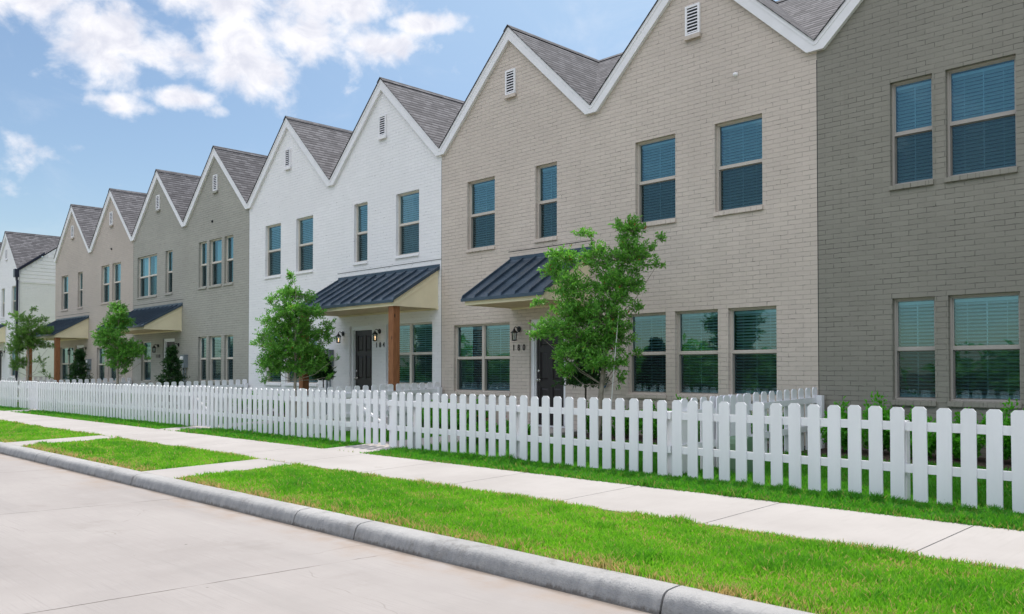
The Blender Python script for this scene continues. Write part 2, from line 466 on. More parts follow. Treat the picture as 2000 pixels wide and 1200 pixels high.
# ------------------------------------------------------------------ mesh helpers
class MB:
    def __init__(s):
        s.v = []
        s.f = []
        s.m = []

    def face(s, pts, m=0):
        i = len(s.v)
        s.v += [tuple(p) for p in pts]
        s.f.append(list(range(i, i + len(pts))))
        s.m.append(m)
        return s

    def poly(s, vs, fs, m=0):
        i = len(s.v)
        s.v += [tuple(p) for p in vs]
        for f in fs:
            s.f.append([k + i for k in f])
            s.m.append(m)
        return s

    def box(s, x0, x1, y0, y1, z0, z1, m=0, bev=0.0):
        if bev:
            b = bev
            prof = [(x0 + b, y0), (x1 - b, y0), (x1, y0 + b), (x1, y1 - b), (x1 - b, y1), (x0 + b, y1), (x0, y1 - b), (x0, y0 + b)]
            return s.prism(prof, z0, z1, m)
        v = [(x0, y0, z0), (x1, y0, z0), (x1, y1, z0), (x0, y1, z0), (x0, y0, z1), (x1, y0, z1), (x1, y1, z1), (x0, y1, z1)]
        return s.poly(v, [(0, 3, 2, 1), (4, 5, 6, 7), (0, 1, 5, 4), (1, 2, 6, 5), (2, 3, 7, 6), (3, 0, 4, 7)], m)

    def prism(s, prof, z0, z1, m=0):
        """vertical prism from a counter-clockwise xy outline"""
        n = len(prof)
        v = [(x, y, z0) for x, y in prof] + [(x, y, z1) for x, y in prof]
        f = [tuple(range(n - 1, -1, -1)), tuple(range(n, 2 * n))] + [(i, (i + 1) % n, n + (i + 1) % n, n + i) for i in range(n)]
        return s.poly(v, f, m)

    def slab(s, prof, y0, y1, m=0):
        """prism along y from an xz outline"""
        n = len(prof)
        v = [(x, y0, z) for x, z in prof] + [(x, y1, z) for x, z in prof]
        f = [tuple(range(n)), tuple(range(2 * n - 1, n - 1, -1))] + [((i + 1) % n, i, n + i, n + (i + 1) % n) for i in range(n)]
        return s.poly(v, f, m)

    def xslab(s, prof, x0, x1, m=0):
        """prism along x from a yz outline"""
        n = len(prof)
        v = [(x0, y, z) for y, z in prof] + [(x1, y, z) for y, z in prof]
        f = [tuple(range(n)), tuple(range(2 * n - 1, n - 1, -1))] + [((i + 1) % n, i, n + i, n + (i + 1) % n) for i in range(n)]
        return s.poly(v, f, m)

    def tube(s, pts, rad, n=8, m=0, cap=True):
        pts = [Vector(p) for p in pts]
        rad = rad if isinstance(rad, (list, tuple)) else [rad] * len(pts)
        i0 = len(s.v)
        prev = None
        for k, p in enumerate(pts):
            d = (pts[min(k + 1, len(pts) - 1)] - pts[max(k - 1, 0)]).normalized()
            a = prev if prev is not None else (Vector((1, 0, 0)) if abs(d.x) < .9 else Vector((0, 1, 0)))
            a = (a - d * a.dot(d)).normalized()
            prev = a
            b = d.cross(a)
            for j in range(n):
                t = 2 * math.pi * j / n
                s.v.append(tuple(p + (a * math.cos(t) + b * math.sin(t)) * rad[k]))
        for k in range(len(pts) - 1):
            for j in range(n):
                q = i0 + k * n
                s.f.append([q + j, q + (j + 1) % n, q + n + (j + 1) % n, q + n + j])
                s.m.append(m)
        if cap:
            s.f.append([i0 + j for j in range(n - 1, -1, -1)])
            s.m.append(m)
            q = i0 + (len(pts) - 1) * n
            s.f.append([q + j for j in range(n)])
            s.m.append(m)
        return s

    def lathe(s, prof, c=(0, 0, 0), n=12, m=0):
        i0 = len(s.v)
        for r, z in prof:
            for j in range(n):
                t = 2 * math.pi * j / n
                s.v.append((c[0] + r * math.cos(t), c[1] + r * math.sin(t), c[2] + z))
        for k in range(len(prof) - 1):
            for j in range(n):
                q = i0 + k * n
                s.f.append([q + j, q + (j + 1) % n, q + n + (j + 1) % n, q + n + j])
                s.m.append(m)
        return s

    def mesh(s, name, mats, base=(0, 0, 0), fix=True, smooth=False):
        me = bpy.data.meshes.new(name)
        me.from_pydata([(x - base[0], y - base[1], z - base[2]) for x, y, z in s.v], [], s.f)
        for m in ([mats] if isinstance(mats, str) else mats):
            me.materials.append(M[m])
        me.polygons.foreach_set('material_index', s.m)
        me.update()
        if fix:
            bm = bmesh.new()
            bm.from_mesh(me)
            bmesh.ops.recalc_face_normals(bm, faces=bm.faces[:])
            bm.to_mesh(me)
            bm.free()
        uvl = me.uv_layers.new(name='UVMap')
        data = np.zeros(len(me.loops) * 2)
        for p in me.polygons:
            n = p.normal
            if abs(n.z) > .98:
                u, v = Vector((1, 0, 0)), Vector((0, 1, 0))
            else:
                u = Vector((-n.y, n.x, 0)).normalized()
                v = n.cross(u)
                if v.z < 0:
                    v = -v
                if abs(n.y) > .9 and u.x < 0 or abs(n.x) > .9 and u.y < 0:
                    u = -u
            for li in p.loop_indices:
                co = me.vertices[me.loops[li].vertex_index].co + Vector(base)
                data[2 * li] = co.dot(u)
                data[2 * li + 1] = co.dot(v)
        uvl.data.foreach_set('uv', data)
        if smooth:
            me.polygons.foreach_set('use_smooth', [True] * len(me.polygons))
        return me


BASE = {}


def thing(name, base, label, cat, group=None, rz=0):
    o = bpy.data.objects.new(name, None)
    o.empty_display_size = .2
    o.location = (base[0], base[1], base[2] + H)
    o.rotation_euler = (0, 0, rz)
    col.objects.link(o)
    BASE[o.name] = tuple(base)
    o['label'] = label
    o['category'] = cat
    if group:
        o['group'] = group
    return o


def part(name, mb, mats, parent, fix=True, smooth=False):
    """link a builder's mesh as a child; its coordinates are measured from eye level"""
    base = BASE[parent.name]
    o = bpy.data.objects.new(name, mb.mesh(name, mats, base, fix, smooth))
    col.objects.link(o)
    o.parent = parent
    BASE[o.name] = base
    return o


def inst(name, me, parent, loc=(0, 0, 0), rot=(0, 0, 0), base=None):
    """a child that shares mesh data, placed in the parent's frame"""
    o = bpy.data.objects.new(name, me)
    col.objects.link(o)
    o.parent = parent
    o.location = loc
    o.rotation_euler = rot
    return o


def single(name, mb, mats, label=None, cat=None, group=None, kind=None, base=(0, 0, 0), fix=True, smooth=False):
    me = mb if isinstance(mb, bpy.types.Mesh) else mb.mesh(name, mats, base, fix, smooth)
    o = bpy.data.objects.new(name, me)
    o.location = (base[0], base[1], base[2] + H)
    col.objects.link(o)
    if label:
        o['label'] = label
    if cat:
        o['category'] = cat
    if group:
        o['group'] = group
    if kind:
        o['kind'] = kind
    return o


# ------------------------------------------------------------------ the houses
D = 12.98                    # distance of the brick fronts
ZE, ZA, YR = 5.23, 7.45, 15.95
GW = -1.22                   # ground at the wall
cache = {}


def window_meshes(wd, ht, kind, frame, double):
    """window centred on x, z from 0 (sill) to ht; y = 0 is the brick face"""
    key = (round(wd, 2), round(ht, 2), kind, frame, double)
    if key in cache:
        return cache[key]
    fr = MB()
    y0, y1 = .075, .15
    t = .030
    fr.box(-wd / 2, -wd / 2 + t, y0, y1, 0, ht)
    fr.box(wd / 2 - t, wd / 2, y0, y1, 0, ht)
    fr.box(-wd / 2 + t, wd / 2 - t, y0, y1, ht - t, ht)
    fr.box(-wd / 2 + t, wd / 2 - t, y0, y1, 0, t)
    lights = [(-wd / 2 + t, wd / 2 - t)]
    if double:
        fr.box(-.04, .04, y0, y1, t, ht - t)
        lights = [(-wd / 2 + t, -.04), (.04, wd / 2 - t)]
    pane, bl = MB(), MB()
    mid = ht * .5
    s = .014
    for a, b in lights:
        fr.box(a, b, y0 + .012, y1 - .02, mid - .022, mid + .022)          # meeting rail
        for (lo, hi, dy) in ((mid + .022, ht - t, 0.0), (t, mid - .022, .022)):   # sash stiles, lower sash set back
            ya, yb = y0 + .02 + dy, y0 + .05 + dy
            fr.box(a, a + s, ya, yb, lo, hi)
            fr.box(b - s, b, ya, yb, lo, hi)
            fr.box(a + s, b - s, ya, yb, hi - s, hi)
            fr.box(a + s, b - s, ya, yb, lo, lo + s)
            yp = y0 + .035 + dy
            pane.face([(a + s, yp, lo + s), (b - s, yp, lo + s), (b - s, yp, hi - s), (a + s, yp, hi - s)], 0)
        ys = y0 + .016
        pane.face([(a + .004, ys, t), (b - .004, ys, t), (b - .004, ys, mid - .022), (a + .004, ys, mid - .022)], 1)
        if kind == 'blind':
            rnd = random.Random(int(wd * 100) + int(a * 100))
            z = ht - .05
            ya = y1 + .045
            bl.box(a + .006, b - .006, ya - .025, ya + .03, z - .045, z)
            z -= .065
            tilt = R(35)
            while z > .06:
                c, sn = math.cos(tilt) * .025, math.sin(tilt) * .025
                dz = rnd.uniform(-.002, .002)
                xa, xb = a + .008, b - .008
                bl.poly([(xa, ya - c, z + sn + dz), (xb, ya - c, z + sn - dz), (xb, ya, z + .003), (xa, ya, z + .003),
                         (xa, ya + c, z - sn), (xb, ya + c, z - sn)], [(0, 1, 2, 3), (3, 2, 5, 4)])
                z -= .052
            bl.box(a + .008, b - .008, ya - .02, ya + .02, max(z, .05), max(z, .05) + .02)
            for q in ((.5,) if b - a < .7 else (.2, .5, .8)):
                xc = a + (b - a) * q
                wdt = .006 if q == .5 else .0025
                bl.box(xc - wdt, xc + wdt, ya - .028, ya - .026, .07, ht - .06)
        else:
            # drawn sheer curtain, gently pleated, behind the glass
            n = 26
            top = [(a + .05 * 0 + (b - a) * (i / n), y1 + .07 + .022 * math.sin(i * 1.9) + .01 * math.sin(i * .7)) for i in range(n + 1)]
            off = (b - a) * .16
            for i in range(n):
                x0_, ya_ = top[i]
                x1_, yb_ = top[i + 1]
                if x0_ < a + off:
                    continue
                bl.face([(x0_, ya_, .06), (x1_, yb_, .06), (x1_, yb_, ht - .05), (x0_, ya_, ht - .05)])
    back = MB()
    back.face([(-wd / 2, y1 + .5, 0), (wd / 2, y1 + .5, 0), (wd / 2, y1 + .5, ht), (-wd / 2, y1 + .5, ht)])
    out = (fr.mesh('window', frame), pane.mesh('pane', ['glass', 'insect_screen'], fix=False),
           bl.mesh('blind' if kind == 'blind' else 'curtain', 'blind_white' if kind == 'blind' else 'curtain', fix=False))
    cache[key] = out
    return out


def sill_mesh(wd, mat):
    key = ('sill', round(wd, 2), mat)
    if key not in cache:
        s = MB()
        n = max(3, round((wd + .02) / .098))
        st = (wd + .03) / n
        for i in range(n):      # a rowlock course: each brick on edge
            x = -wd / 2 - .015 + i * st
            s.poly([(x + .002, -.035, -.075), (x + st - .002, -.035, -.075), (x + st - .002, -.032, -.006), (x + .002, -.032, -.006),
                    (x + .002, .08, -.075), (x + st - .002, .08, -.075), (x + st - .002, .08, .012), (x + .002, .08, .012)],
                   [(0, 1, 2, 3), (3, 2, 6, 7), (0, 3, 7, 4), (1, 5, 6, 2), (4, 7, 6, 5), (0, 4, 5, 1)])
        s.box(-wd / 2 - .012, wd / 2 + .012, -.028, .07, -.07, -.012)
        cache[key] = s.mesh('sill', mat)
    return cache[key]


def add_window(root, x0, x1, zb, zt, kind, frame, brick, double=False):
    bx, by, bz = BASE[root.name]
    f, p, b = window_meshes(x1 - x0, zt - zb, kind, frame, double)
    w = inst('window', f, root, ((x0 + x1) / 2 - bx, D - by, zb - bz))
    inst('pane', p, w)
    inst('blind' if kind == 'blind' else 'curtain', b, w)
    inst('sill', sill_mesh(x1 - x0, brick), w)
    return w


def lamp_meshes():
    if 'lamp' in cache:
        return cache['lamp']
    a = MB()                      # y = 0 is the wall, lamp hangs at y = -.16
    a.lathe([(0, 0), (.032, 0), (.05, .012), (.052, .03), (.03, .04), (0, .04)], n=14)
    a.v = [(x, -z, y + .02) for x, y, z in a.v]
    a.v = [(x, y, z * 1.25) for x, y, z in a.v]
    a.tube([(0, -.03, .02), (0, -.07, .055), (0, -.12, .075), (0, -.155, .055), (0, -.16, .02)], [.011, .010, .009, .009, .01], 8)
    c = (0, -.16, 0)
    a.lathe([(.0, .055), (.008, .05), (.010, .03), (.022, .022), (.03, .0), (.055, -.025), (.078, -.045), (.08, -.055), (.0, -.052)], c, 16)
    for k in range(6):
        t = math.pi / 3 * k + .3
        x, y = math.cos(t), math.sin(t)
        a.tube([(c[0] + x * .062, c[1] + y * .062, -.05), (c[0] + x * .052, c[1] + y * .052, -.205)], .0045, 5)
    a.lathe([(0, -.20), (.056, -.20), (.060, -.212), (.05, -.222), (.02, -.228), (0, -.232)], c, 16)
    g = MB()
    g.lathe([(.052, -.055), (.046, -.2)], c, 12)
    b = MB()
    b.lathe([(0, -.20), (.009, -.20), (.009, -.155), (.013, -.14), (.015, -.12), (.008, -.098), (0, -.088)], c, 8)
    cache['lamp'] = (a.mesh('wall_lamp', 'iron_black', smooth=False), g.mesh('glass', 'lamp_glass', smooth=True),
                     b.mesh('bulb', 'bulb_lit', smooth=True), b.mesh('bulb', 'stake_white', smooth=True))
    return cache['lamp']


def add_lamp(root, x, z, lit):
    bx, by, bz = BASE[root.name]
    a, g, b, off = lamp_meshes()
    w = inst('wall_lamp', a, root, (x - bx, D - by, z - bz))
    inst('glass', g, w)
    inst('bulb', b if lit else off, w)


def add_number(root, txt, x, z, h=.135, gap=.155):
    """separate black metal digits screwed to the brick"""
    bx, by, bz = BASE[root.name]
    for i, ch in enumerate(txt):
        key = 'digit' + ch
        if key not in cache:
            cu = bpy.data.curves.new('digit', 'FONT')
            cu.body = ch
            cu.size = h * 1.38
            cu.extrude = .006
            cu.align_x = 'CENTER'
            tmp = bpy.data.objects.new('tmp', cu)
            me = bpy.data.meshes.new_from_object(tmp)
            me.materials.clear()
            me.materials.append(M['iron_black'])
            bpy.data.objects.remove(tmp)
            cache[key] = me
        o = inst('house_number', cache[key], root, (x + i * gap - bx, D - .012 - by, z - bz), (R(90), 0, 0))
        o.scale = (.78, 1, 1)


def add_meter(root, x, z):
    bx, by, bz = BASE[root.name]
    s = (x, D, z)
    b = MB()
    b.box(x - .17, x + .17, D - .14, D, z - .22, z + .22, bev=.0)
    b.slab([(x - .18, z + .22), (x + .18, z + .22), (x + .18, z + .235), (x - .18, z + .235)], D - .16, D)
    b.box(x - .15, x + .15, D - .152, D - .14, z - .20, z + .02)
    o = part('electric_meter', b, 'meter_grey', root)
    g = MB()
    g.lathe([(0, .08), (.05, .075), (.078, .05), (.085, 0)], n=16)
    g.v = [(x + a, D - .14 - c, z + .1 + bb) for a, bb, c in g.v]
    part('meter_dial', g, 'stake_white', o, smooth=True)
    c = MB()
    c.tube([(x - .07, D - .06, z - .22), (x - .07, D - .06, GW)], .03, 8)
    c.tube([(x + .08, D - .05, z - .22), (x + .08, D - .05, z - .62), (x + .08, D - .05, GW)], .018, 8)
    part('conduit', c, 'meter_grey', o)


def add_door(root, x0, x1, zt, brick):
    """opening x0..x1 with its head at zt; frame set back in the reveal"""
    zb = GW + .1
    f = MB()
    w = .075
    ya, yb = D + .05, D + .17
    w = .095
    f.box(x0, x0 + w, ya, yb, zb, zt)
    f.box(x1 - w, x1, ya, yb, zb, zt)
    f.box(x0 + w, x1 - w, ya, yb, zt - w, zt)
    f.box(x0 + w, x0 + w + .02, ya + .03, yb, zb, zt - w)
    f.box(x1 - w - .02, x1 - w, ya + .03, yb, zb, zt - w)
    f.box(x0 + w + .02, x1 - w - .02, ya + .03, yb, zt - w - .02, zt - w)
    f.box(x0, x1, D - .02, yb, zb - .03, zb)
    d = MB()
    a, b, top = x0 + w + .02, x1 - w - .02, zt - w - .02
    yd = ya + .065
    rows = [(zb + .16, zb + .78), (zb + .92, zb + 1.52), (zb + 1.63, top - .13)]
    xm = (a + b) / 2
    colsx = [(a + .10, xm - .055), (xm + .055, b - .10)]
    # stiles and rails, with sunken raised panels between
    d.box(a, a + .10, yd, yd + .04, zb, top)
    d.box(b - .10, b, yd, yd + .04, zb, top)
    d.box(xm - .055, xm + .055, yd, yd + .04, zb, top)
    zz = [zb] + [v for r_ in rows for v in r_] + [top]
    for i in range(0, len(zz), 2):
        for (p, q) in colsx:
            d.box(p, q, yd, yd + .04, zz[i], zz[i + 1])
    for (p, q) in colsx:
        for (lo, hi) in rows:
            d.box(p, q, yd + .014, yd + .038, lo, hi)
            d.poly([(p + .025, yd + .014, lo + .025), (q - .025, yd + .014, lo + .025), (q - .025, yd + .014, hi - .025), (p + .025, yd + .014, hi - .025),
                    (p + .05, yd + .003, lo + .05), (q - .05, yd + .003, lo + .05), (q - .05, yd + .003, hi - .05), (p + .05, yd + .003, hi - .05)],
                   [(0, 1, 5, 4), (1, 2, 6, 5), (2, 3, 7, 6), (3, 0, 4, 7), (4, 5, 6, 7)])
    dr = part('door', d, 'door_brown', root)
    part('door_frame', f, 'door_white', dr)
    k = MB()
    xk = a + .06
    for zk, r_ in ((zb + .93, .032), (zb + 1.12, .03)):
        s0 = len(k.v)
        prof = [(0, .075), (.02, .074), (.031, .06), (.03, .045), (.012, .03), (.012, .012), (.033, .008), (.035, 0)] if zk < zb + 1 else [(0, .03), (.024, .028), (.03, .018), (.033, 0)]
        k.lathe(prof, n=12)
        k.v[s0:] = [(xk + p, yd - q, zk + r2) for p, r2, q in k.v[s0:]]
    part('knob', k, 'steel', dr, smooth=True)


def add_canopy(root, x0, x1, zw, zf, depth, posts, rake=True):
    """lean-to porch roof: zw = metal at the wall, zf = metal at the front edge"""
    yf = D - depth
    sl = (zw - zf) / depth
    m = MB()
    o = .05
    def zat(y, dz=0.0):
        return zw - (D - y) * sl + dz
    m.xslab([(yf - o, zat(yf - o)), (D, zat(D)), (D, zat(D) - .025), (yf - o, zat(yf - o) - .025)], x0 - o, x1 + o)
    m.xslab([(yf - o - .012, zat(yf - o, .002)), (yf - o, zat(yf - o, .002)), (yf - o, zat(yf - o, -.06)), (yf - o - .012, zat(yf - o, -.06))], x0 - o - .005, x1 + o + .005)
    n = max(2, round((x1 - x0 + 2 * o) / .41))
    for i in range(n + 1):
        x = x0 - o + .012 + (x1 - x0 + 2 * o - .024) * i / n
        m.xslab([(yf - o, zat(yf - o)), (D - .01, zat(D - .01)), (D - .01, zat(D - .01) + .055), (yf - o + .02, zat(yf - o + .02) + .055)], x - .014, x + .014)
    m.xslab([(D - .06, zat(D - .06, .004)), (D, zat(D, .004)), (D, zat(D, .09)), (D - .012, zat(D, .09)), (D - .014, zat(D, .012))], x0 - o, x1 + o)
    r = part('porch_roof', m, 'metal_navy', root)
    f = MB()
    zbot = zf - .165
    f.box(x0, x1, yf, yf + .03, zbot, zat(yf + .0) - .028)               # front fascia
    f.box(x0, x1, D - .04, D - .002, zbot - .03, zbot + .06)              # ledger at the wall
    for xs, sg in ((x0, 1), (x1, -1)):
        xa, xb = sorted((xs, xs + sg * .025))
        f.xslab([(yf + .032, zat(yf + .032) - .028), (D - .003, zat(D - .003) - .028), (D - .003, zat(D) - .19), (yf + .032, max(zbot, zat(yf + .032) - .19))], xa, xb)
        xa, xb = sorted((xs + sg * .012, xs + sg * .03))
        f.xslab([(yf + .034, zat(yf + .034) - .04), (D - .004, zat(D - .004) - .04), (D - .004, zbot + .001), (yf + .034, zbot + .001)], xa, xb)
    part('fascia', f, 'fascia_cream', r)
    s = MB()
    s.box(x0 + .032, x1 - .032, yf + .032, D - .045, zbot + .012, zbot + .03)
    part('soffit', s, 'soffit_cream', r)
    for xp in posts:
        q = MB()
        q.box(xp - .095, xp + .095, yf + .035, yf + .225, GW + .06, zbot + .01, bev=.008)
        p = part('post', q, 'cedar', root)
        for sx in (-1, 1):
            pass
    fl = MB()
    fl.box(x0 - .1, x1 + .1, D - .006, D, zw + .20, zw + .212)            # through-wall flashing edge above the roof
    part('flashing', fl, 'iron_black', root)


def facade(mb, x0, x1, z0, z1, holes, y, depth=.09):
    """front wall with rectangular holes and brick reveals"""
    xs = sorted({x0, x1, *[h[0] for h in holes], *[h[1] for h in holes]})
    zs = sorted({z0, z1, *[h[2] for h in holes], *[h[3] for h in holes]})
    for i in range(len(xs) - 1):
        for j in range(len(zs) - 1):
            cx, cz = (xs[i] + xs[i + 1]) / 2, (zs[j] + zs[j + 1]) / 2
            if any(h[0] < cx < h[1] and h[2] < cz < h[3] for h in holes):
                continue
            mb.face([(xs[i], y, zs[j]), (xs[i + 1], y, zs[j]), (xs[i + 1], y, zs[j + 1]), (xs[i], y, zs[j + 1])])
    for a, b, c, d in holes:
        e = y + depth
        mb.face([(a, y, c), (a, y, d), (a, e, d), (a, e, c)])
        mb.face([(b, y, d), (b, y, c), (b, e, c), (b, e, d)])
        mb.face([(a, y, d), (b, y, d), (b, e, d), (a, e, d)])
        mb.face([(b, y, c), (a, y, c), (a, e, c), (b, e, c)])


def vent_meshes(brick):
    key = ('vent', brick)
    if key in cache:
        return cache[key]
    v = MB()
    w, h = .30, .54
    t = .04
    v.box(-w / 2, -w / 2 + t, -.02, .02, 0, h)
    v.box(w / 2 - t, w / 2, -.02, .02, 0, h)
    v.box(-w / 2 + t, w / 2 - t, -.02, .02, 0, t)
    v.box(-w / 2 + t, w / 2 - t, -.02, .02, h - t, h)
    n = 8
    for i in range(n):
        z = t + (h - 2 * t) * (i + .25) / n
        v.poly([(-w / 2 + t, -.018, z), (w / 2 - t, -.018, z), (w / 2 - t, .012, z + .042), (-w / 2 + t, .012, z + .042),
                (-w / 2 + t, -.018, z - .006), (w / 2 - t, -.018, z - .006), (w / 2 - t, .012, z + .036), (-w / 2 + t, .012, z + .036)],
               [(0, 1, 2, 3), (4, 7, 6, 5), (0, 4, 5, 1)])
    bk = MB()
    bk.box(-w / 2 + .01, w / 2 - .01, -.001, -.0005, .01, h - .01)
    s = MB()
    s.box(-w / 2 - .01, w / 2 + .02, -.045, .0, -.07, 0)
    cache[key] = (v.mesh('gable_vent', 'trim_white'), bk.mesh('mesh', 'iron_black'), s.mesh('sill', brick))
    return cache[key]


def house(name, label, x0, x1, brick, frame, windows, dz, doors=(), canopy=None, lamps=(), number=None, meters=(), side_left=False, side_right=False, dots=(), vents=True, YB=23.0):
    base = (round((x0 + x1) / 2, 2), D, GW)
    root = thing(name, base, label, 'house')
    w = (x1 - x0) / 2
    wm = MB()
    holes = [(a, b, c, d) for a, b, c, d, *_ in windows] + [(a, b, GW + .1, t) for a, b, t in doors]
    ztop = ZE - .15
    facade(wm, x0, x1, GW - .25, ztop, holes, D)
    slope = (ZA - ZE) / w * 2
    for k in range(2):
        a, b = x0 + k * w, x0 + (k + 1) * w
        m_ = (a + b) / 2
        wm.face([(a, D, ztop), (b, D, ztop), (b, D, ZE - .06), (m_, D, ZA - .06), (a, D, ZE - .06)])
    # party and end walls, back wall
    sl = (ZA - ZE) / (YR - D)
    back = ZE - .6
    for xs in (x0, x1):
        wm.face([(xs, D, GW - .25), (xs, YB, GW - .25), (xs, YB, back - .05), (xs, YR, ZA - .06), (xs, D, ZE - .06)])
    wm.face([(x0, YB, GW - .25), (x1, YB, GW - .25), (x1, YB, back - .05), (x0, YB, back - .05)])
    part('wall', wm, brick, root, fix=False)
    cj = MB()
    cj.box(x1 - .006, x1 + .006, D - .0015, D + .002, GW, ZE - .3)
    part('control_joint', cj, 'iron_black', root)
    # dark rooms behind the windows
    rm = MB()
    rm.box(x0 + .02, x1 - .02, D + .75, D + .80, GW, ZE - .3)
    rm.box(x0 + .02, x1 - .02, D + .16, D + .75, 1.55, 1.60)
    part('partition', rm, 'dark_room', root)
    # roof: two cross gables dying into the long street-parallel roof
    rf = MB()
    yo = D - .10
    for k in range(2):
        a, b = x0 + k * w, x0 + (k + 1) * w
        m_ = (a + b) / 2
        for xv in (a, b):
            rf.face([(m_, yo, ZA), (xv, yo, ZE), (xv, D, ZE), (m_, YR, ZA)])
            rf.face([(m_, yo, ZA), (xv, yo, ZE), (xv, yo, ZE - .018), (m_, yo, ZA - .018)])
            rf.face([(xv, D, ZE), (xv, YR, ZA), (m_, YR, ZA)])
        rc = MB()
    rf.face([(x0, YR, ZA), (x1, YR, ZA), (x1, YB + .2, back), (x0, YB + .2, back)])
    r = part('roof', rf, 'shingle', root, fix=True)
    rg = MB()
    for k in range(2):
        m_ = x0 + (k + .5) * w
        for sgn in (-1, 1):      # ridge caps
            rg.face([(m_, yo - .004, ZA + .022), (m_ + sgn * .13, yo - .004, ZA + .022 - .13 * slope * .97), (m_ + sgn * .13, YR - .12, ZA + .022 - .13 * slope * .97), (m_, YR, ZA + .022)])
    rg.face([(x0, YR, ZA + .02), (x1, YR, ZA + .02), (x1, YR - .14, ZA + .02 - .14 * sl), (x0, YR - .14, ZA + .02 - .14 * sl)])
    part('ridge_cap', rg, 'shingle', r)
    # white rake boards
    tb = MB()
    for k in range(2):
        a, b = x0 + k * w, x0 + (k + 1) * w
        m_ = (a + b) / 2
        t0 = .018
        for (ya, yb, dep, flat) in ((D - .072, D - .001, .285, .15), (D - .080, D - .072, .085, .06)):
            for xv, sg in ((a, 1), (b, -1)):
                dx = (dep - flat) / slope
                pts = [(xv, ZE - t0), (m_, ZA - t0), (m_, ZA - t0 - dep), (xv + sg * dx, ZE - t0 - flat), (xv, ZE - t0 - flat)]
                tb.slab(pts, ya, yb)
    part('rake_board', tb, 'trim_white', root)
    for k in range(2):
        if vents:
            m_ = x0 + (k + .5) * w
            bx, by, bz = base
            v, mk, s = vent_meshes(brick)
            o = inst('gable_vent', v, root, (m_ - bx + .02, 0 - .022, 5.96 - bz))
            inst('backing', mk, o)
            inst('sill', s, o)
    for a, b, c, d, kind, dbl in windows:
        add_window(root, a, b, c, d, kind, frame, brick, dbl)
    for a, b, t in doors:
        add_door(root, a, b, t, brick)
    for cpy in ([canopy] if canopy else []):
        add_canopy(root, *cpy)
    for x, z, lit in lamps:
        add_lamp(root, x, z, lit)
    if number:
        add_number(root, *number)
    for x, z in meters:
        add_meter(root, x, z)
    for x, z, mt in dots:
        q = MB()
        q.lathe([(0, .05), (.03, .045), (.04, .02), (.045, 0)], n=12)
        q.v = [(x + p, D - s_, z + r_) for p, r_, s_ in q.v]
        part('wall_cap', q, mt, root, smooth=True)
    return root


U1, U0 = 4.29, 2.75          # upper windows: head, sill
L1, L0 = 1.07, -.43          # lower windows


def win(x, wd, z0, z1, kind='blind', dbl=False, dz=0.0):
    return (x, x + wd, z0 + dz, z1 + dz, kind, dbl)


XB = [2.95, -6.35, -15.61, -24.97, -34.30, -43.70]

house('taupe_brick_house', 'dark taupe painted brick house cut off by the right edge, beyond the beige one', XB[1], XB[0], 'brick_taupe', 'frame_taupe',
      [win(-5.21, .60, U0, U1), win(-4.43, .90, U0, U1), win(-5.20, .60, L0, L1), win(-4.42, .91, L0, L1),
       win(-.6, .9, U0, U1), win(1.1, .9, U0, U1), win(.9, 1.4, L0, L1, 'blind', True)], 0,
      doors=[(-.9, .13, 1.08)], canopy=(-1.6, .9, 2.38, 1.50, 1.34, []), lamps=[(-1.2, .85, False)])

house('beige_brick_house', 'beige painted brick house numbered 180, a large leafy tree in front of its door', XB[2], XB[1], 'brick_beige', 'frame_beige',
      [win(-14.70, .91, U0, U1), win(-12.55, .61, U0, U1), win(-9.94, .90, U0, U1), win(-8.22, .91, U0, U1),
       win(-15.17, 1.85, L0 - .04, L1 - .02, 'blind', True), win(-10.13, .87, L0, L1), win(-9.06, .89, L0, L1), win(-7.97, .90, L0, L1)], 0,
      doors=[(-12.73, -11.71, 1.08)], canopy=(-13.26, -11.05, 2.36, 1.50, 1.34, []),
      lamps=[(-13.02, .86, False)], number=('180', -13.19, .435), dots=[(-7.80, 5.05, 'trim_white')])

house('white_brick_house', 'white painted brick house numbered 184, wide dark metal porch roof on cedar posts', XB[3], XB[2], 'brick_white', 'frame_almond',
      [win(-23.95, .92, U0, U1, dz=.1), win(-22.16, .91, U0, U1, dz=.1), win(-19.22, .61, U0, U1, dz=.11), win(-17.38, .92, U0, U1, dz=.11),
       win(-17.80, 1.85, L0, L1, 'blind', True, .1), win(-23.9, .92, L0, L1, dz=.07), win(-22.75, 1.75, L0, L1, 'blind', True, .07)], .1,
      doors=[(-19.41, -18.37, 1.18)], canopy=(-19.90, -15.72, 2.42, 1.63, 1.30, [-15.88, -19.74]),
      lamps=[(-19.70, .97, True), (-18.04, .98, True)], number=('184', -18.18, .60), meters=[(-20.34, .34)])

house('grey_brick_house', 'grey painted brick house numbered 188, tall triple windows beside the white house', XB[4], XB[3], 'brick_grey', 'frame_almond',
      [win(-33.90, 1.85, U0, U1, 'curtain', True, .07), win(-31.29, .61, U0, U1, 'curtain', dz=.07), win(-28.54, .61, U0, U1, 'curtain', dz=.09),
       win(-27.75, .91, U0, U1, 'curtain', dz=.09), win(-26.64, .61, U0, U1, 'curtain', dz=.09),
       win(-33.47, .92, L0, L1, dz=.05), win(-28.54, .62, L0, L1, dz=.09), win(-27.75, .91, L0, L1, dz=.09), win(-26.62, .62, L0, L1, dz=.09)], .08,
      doors=[(-31.48, -30.44, 1.17)], canopy=(-34.15, -29.84, 2.32, 1.59, 1.31, []),
      lamps=[(-31.86, .90, False), (-30.08, .90, False)], number=('188', -32.02, .48), meters=[(-29.50, .33)], dots=[(-27.5, 4.98, 'iron_black')])

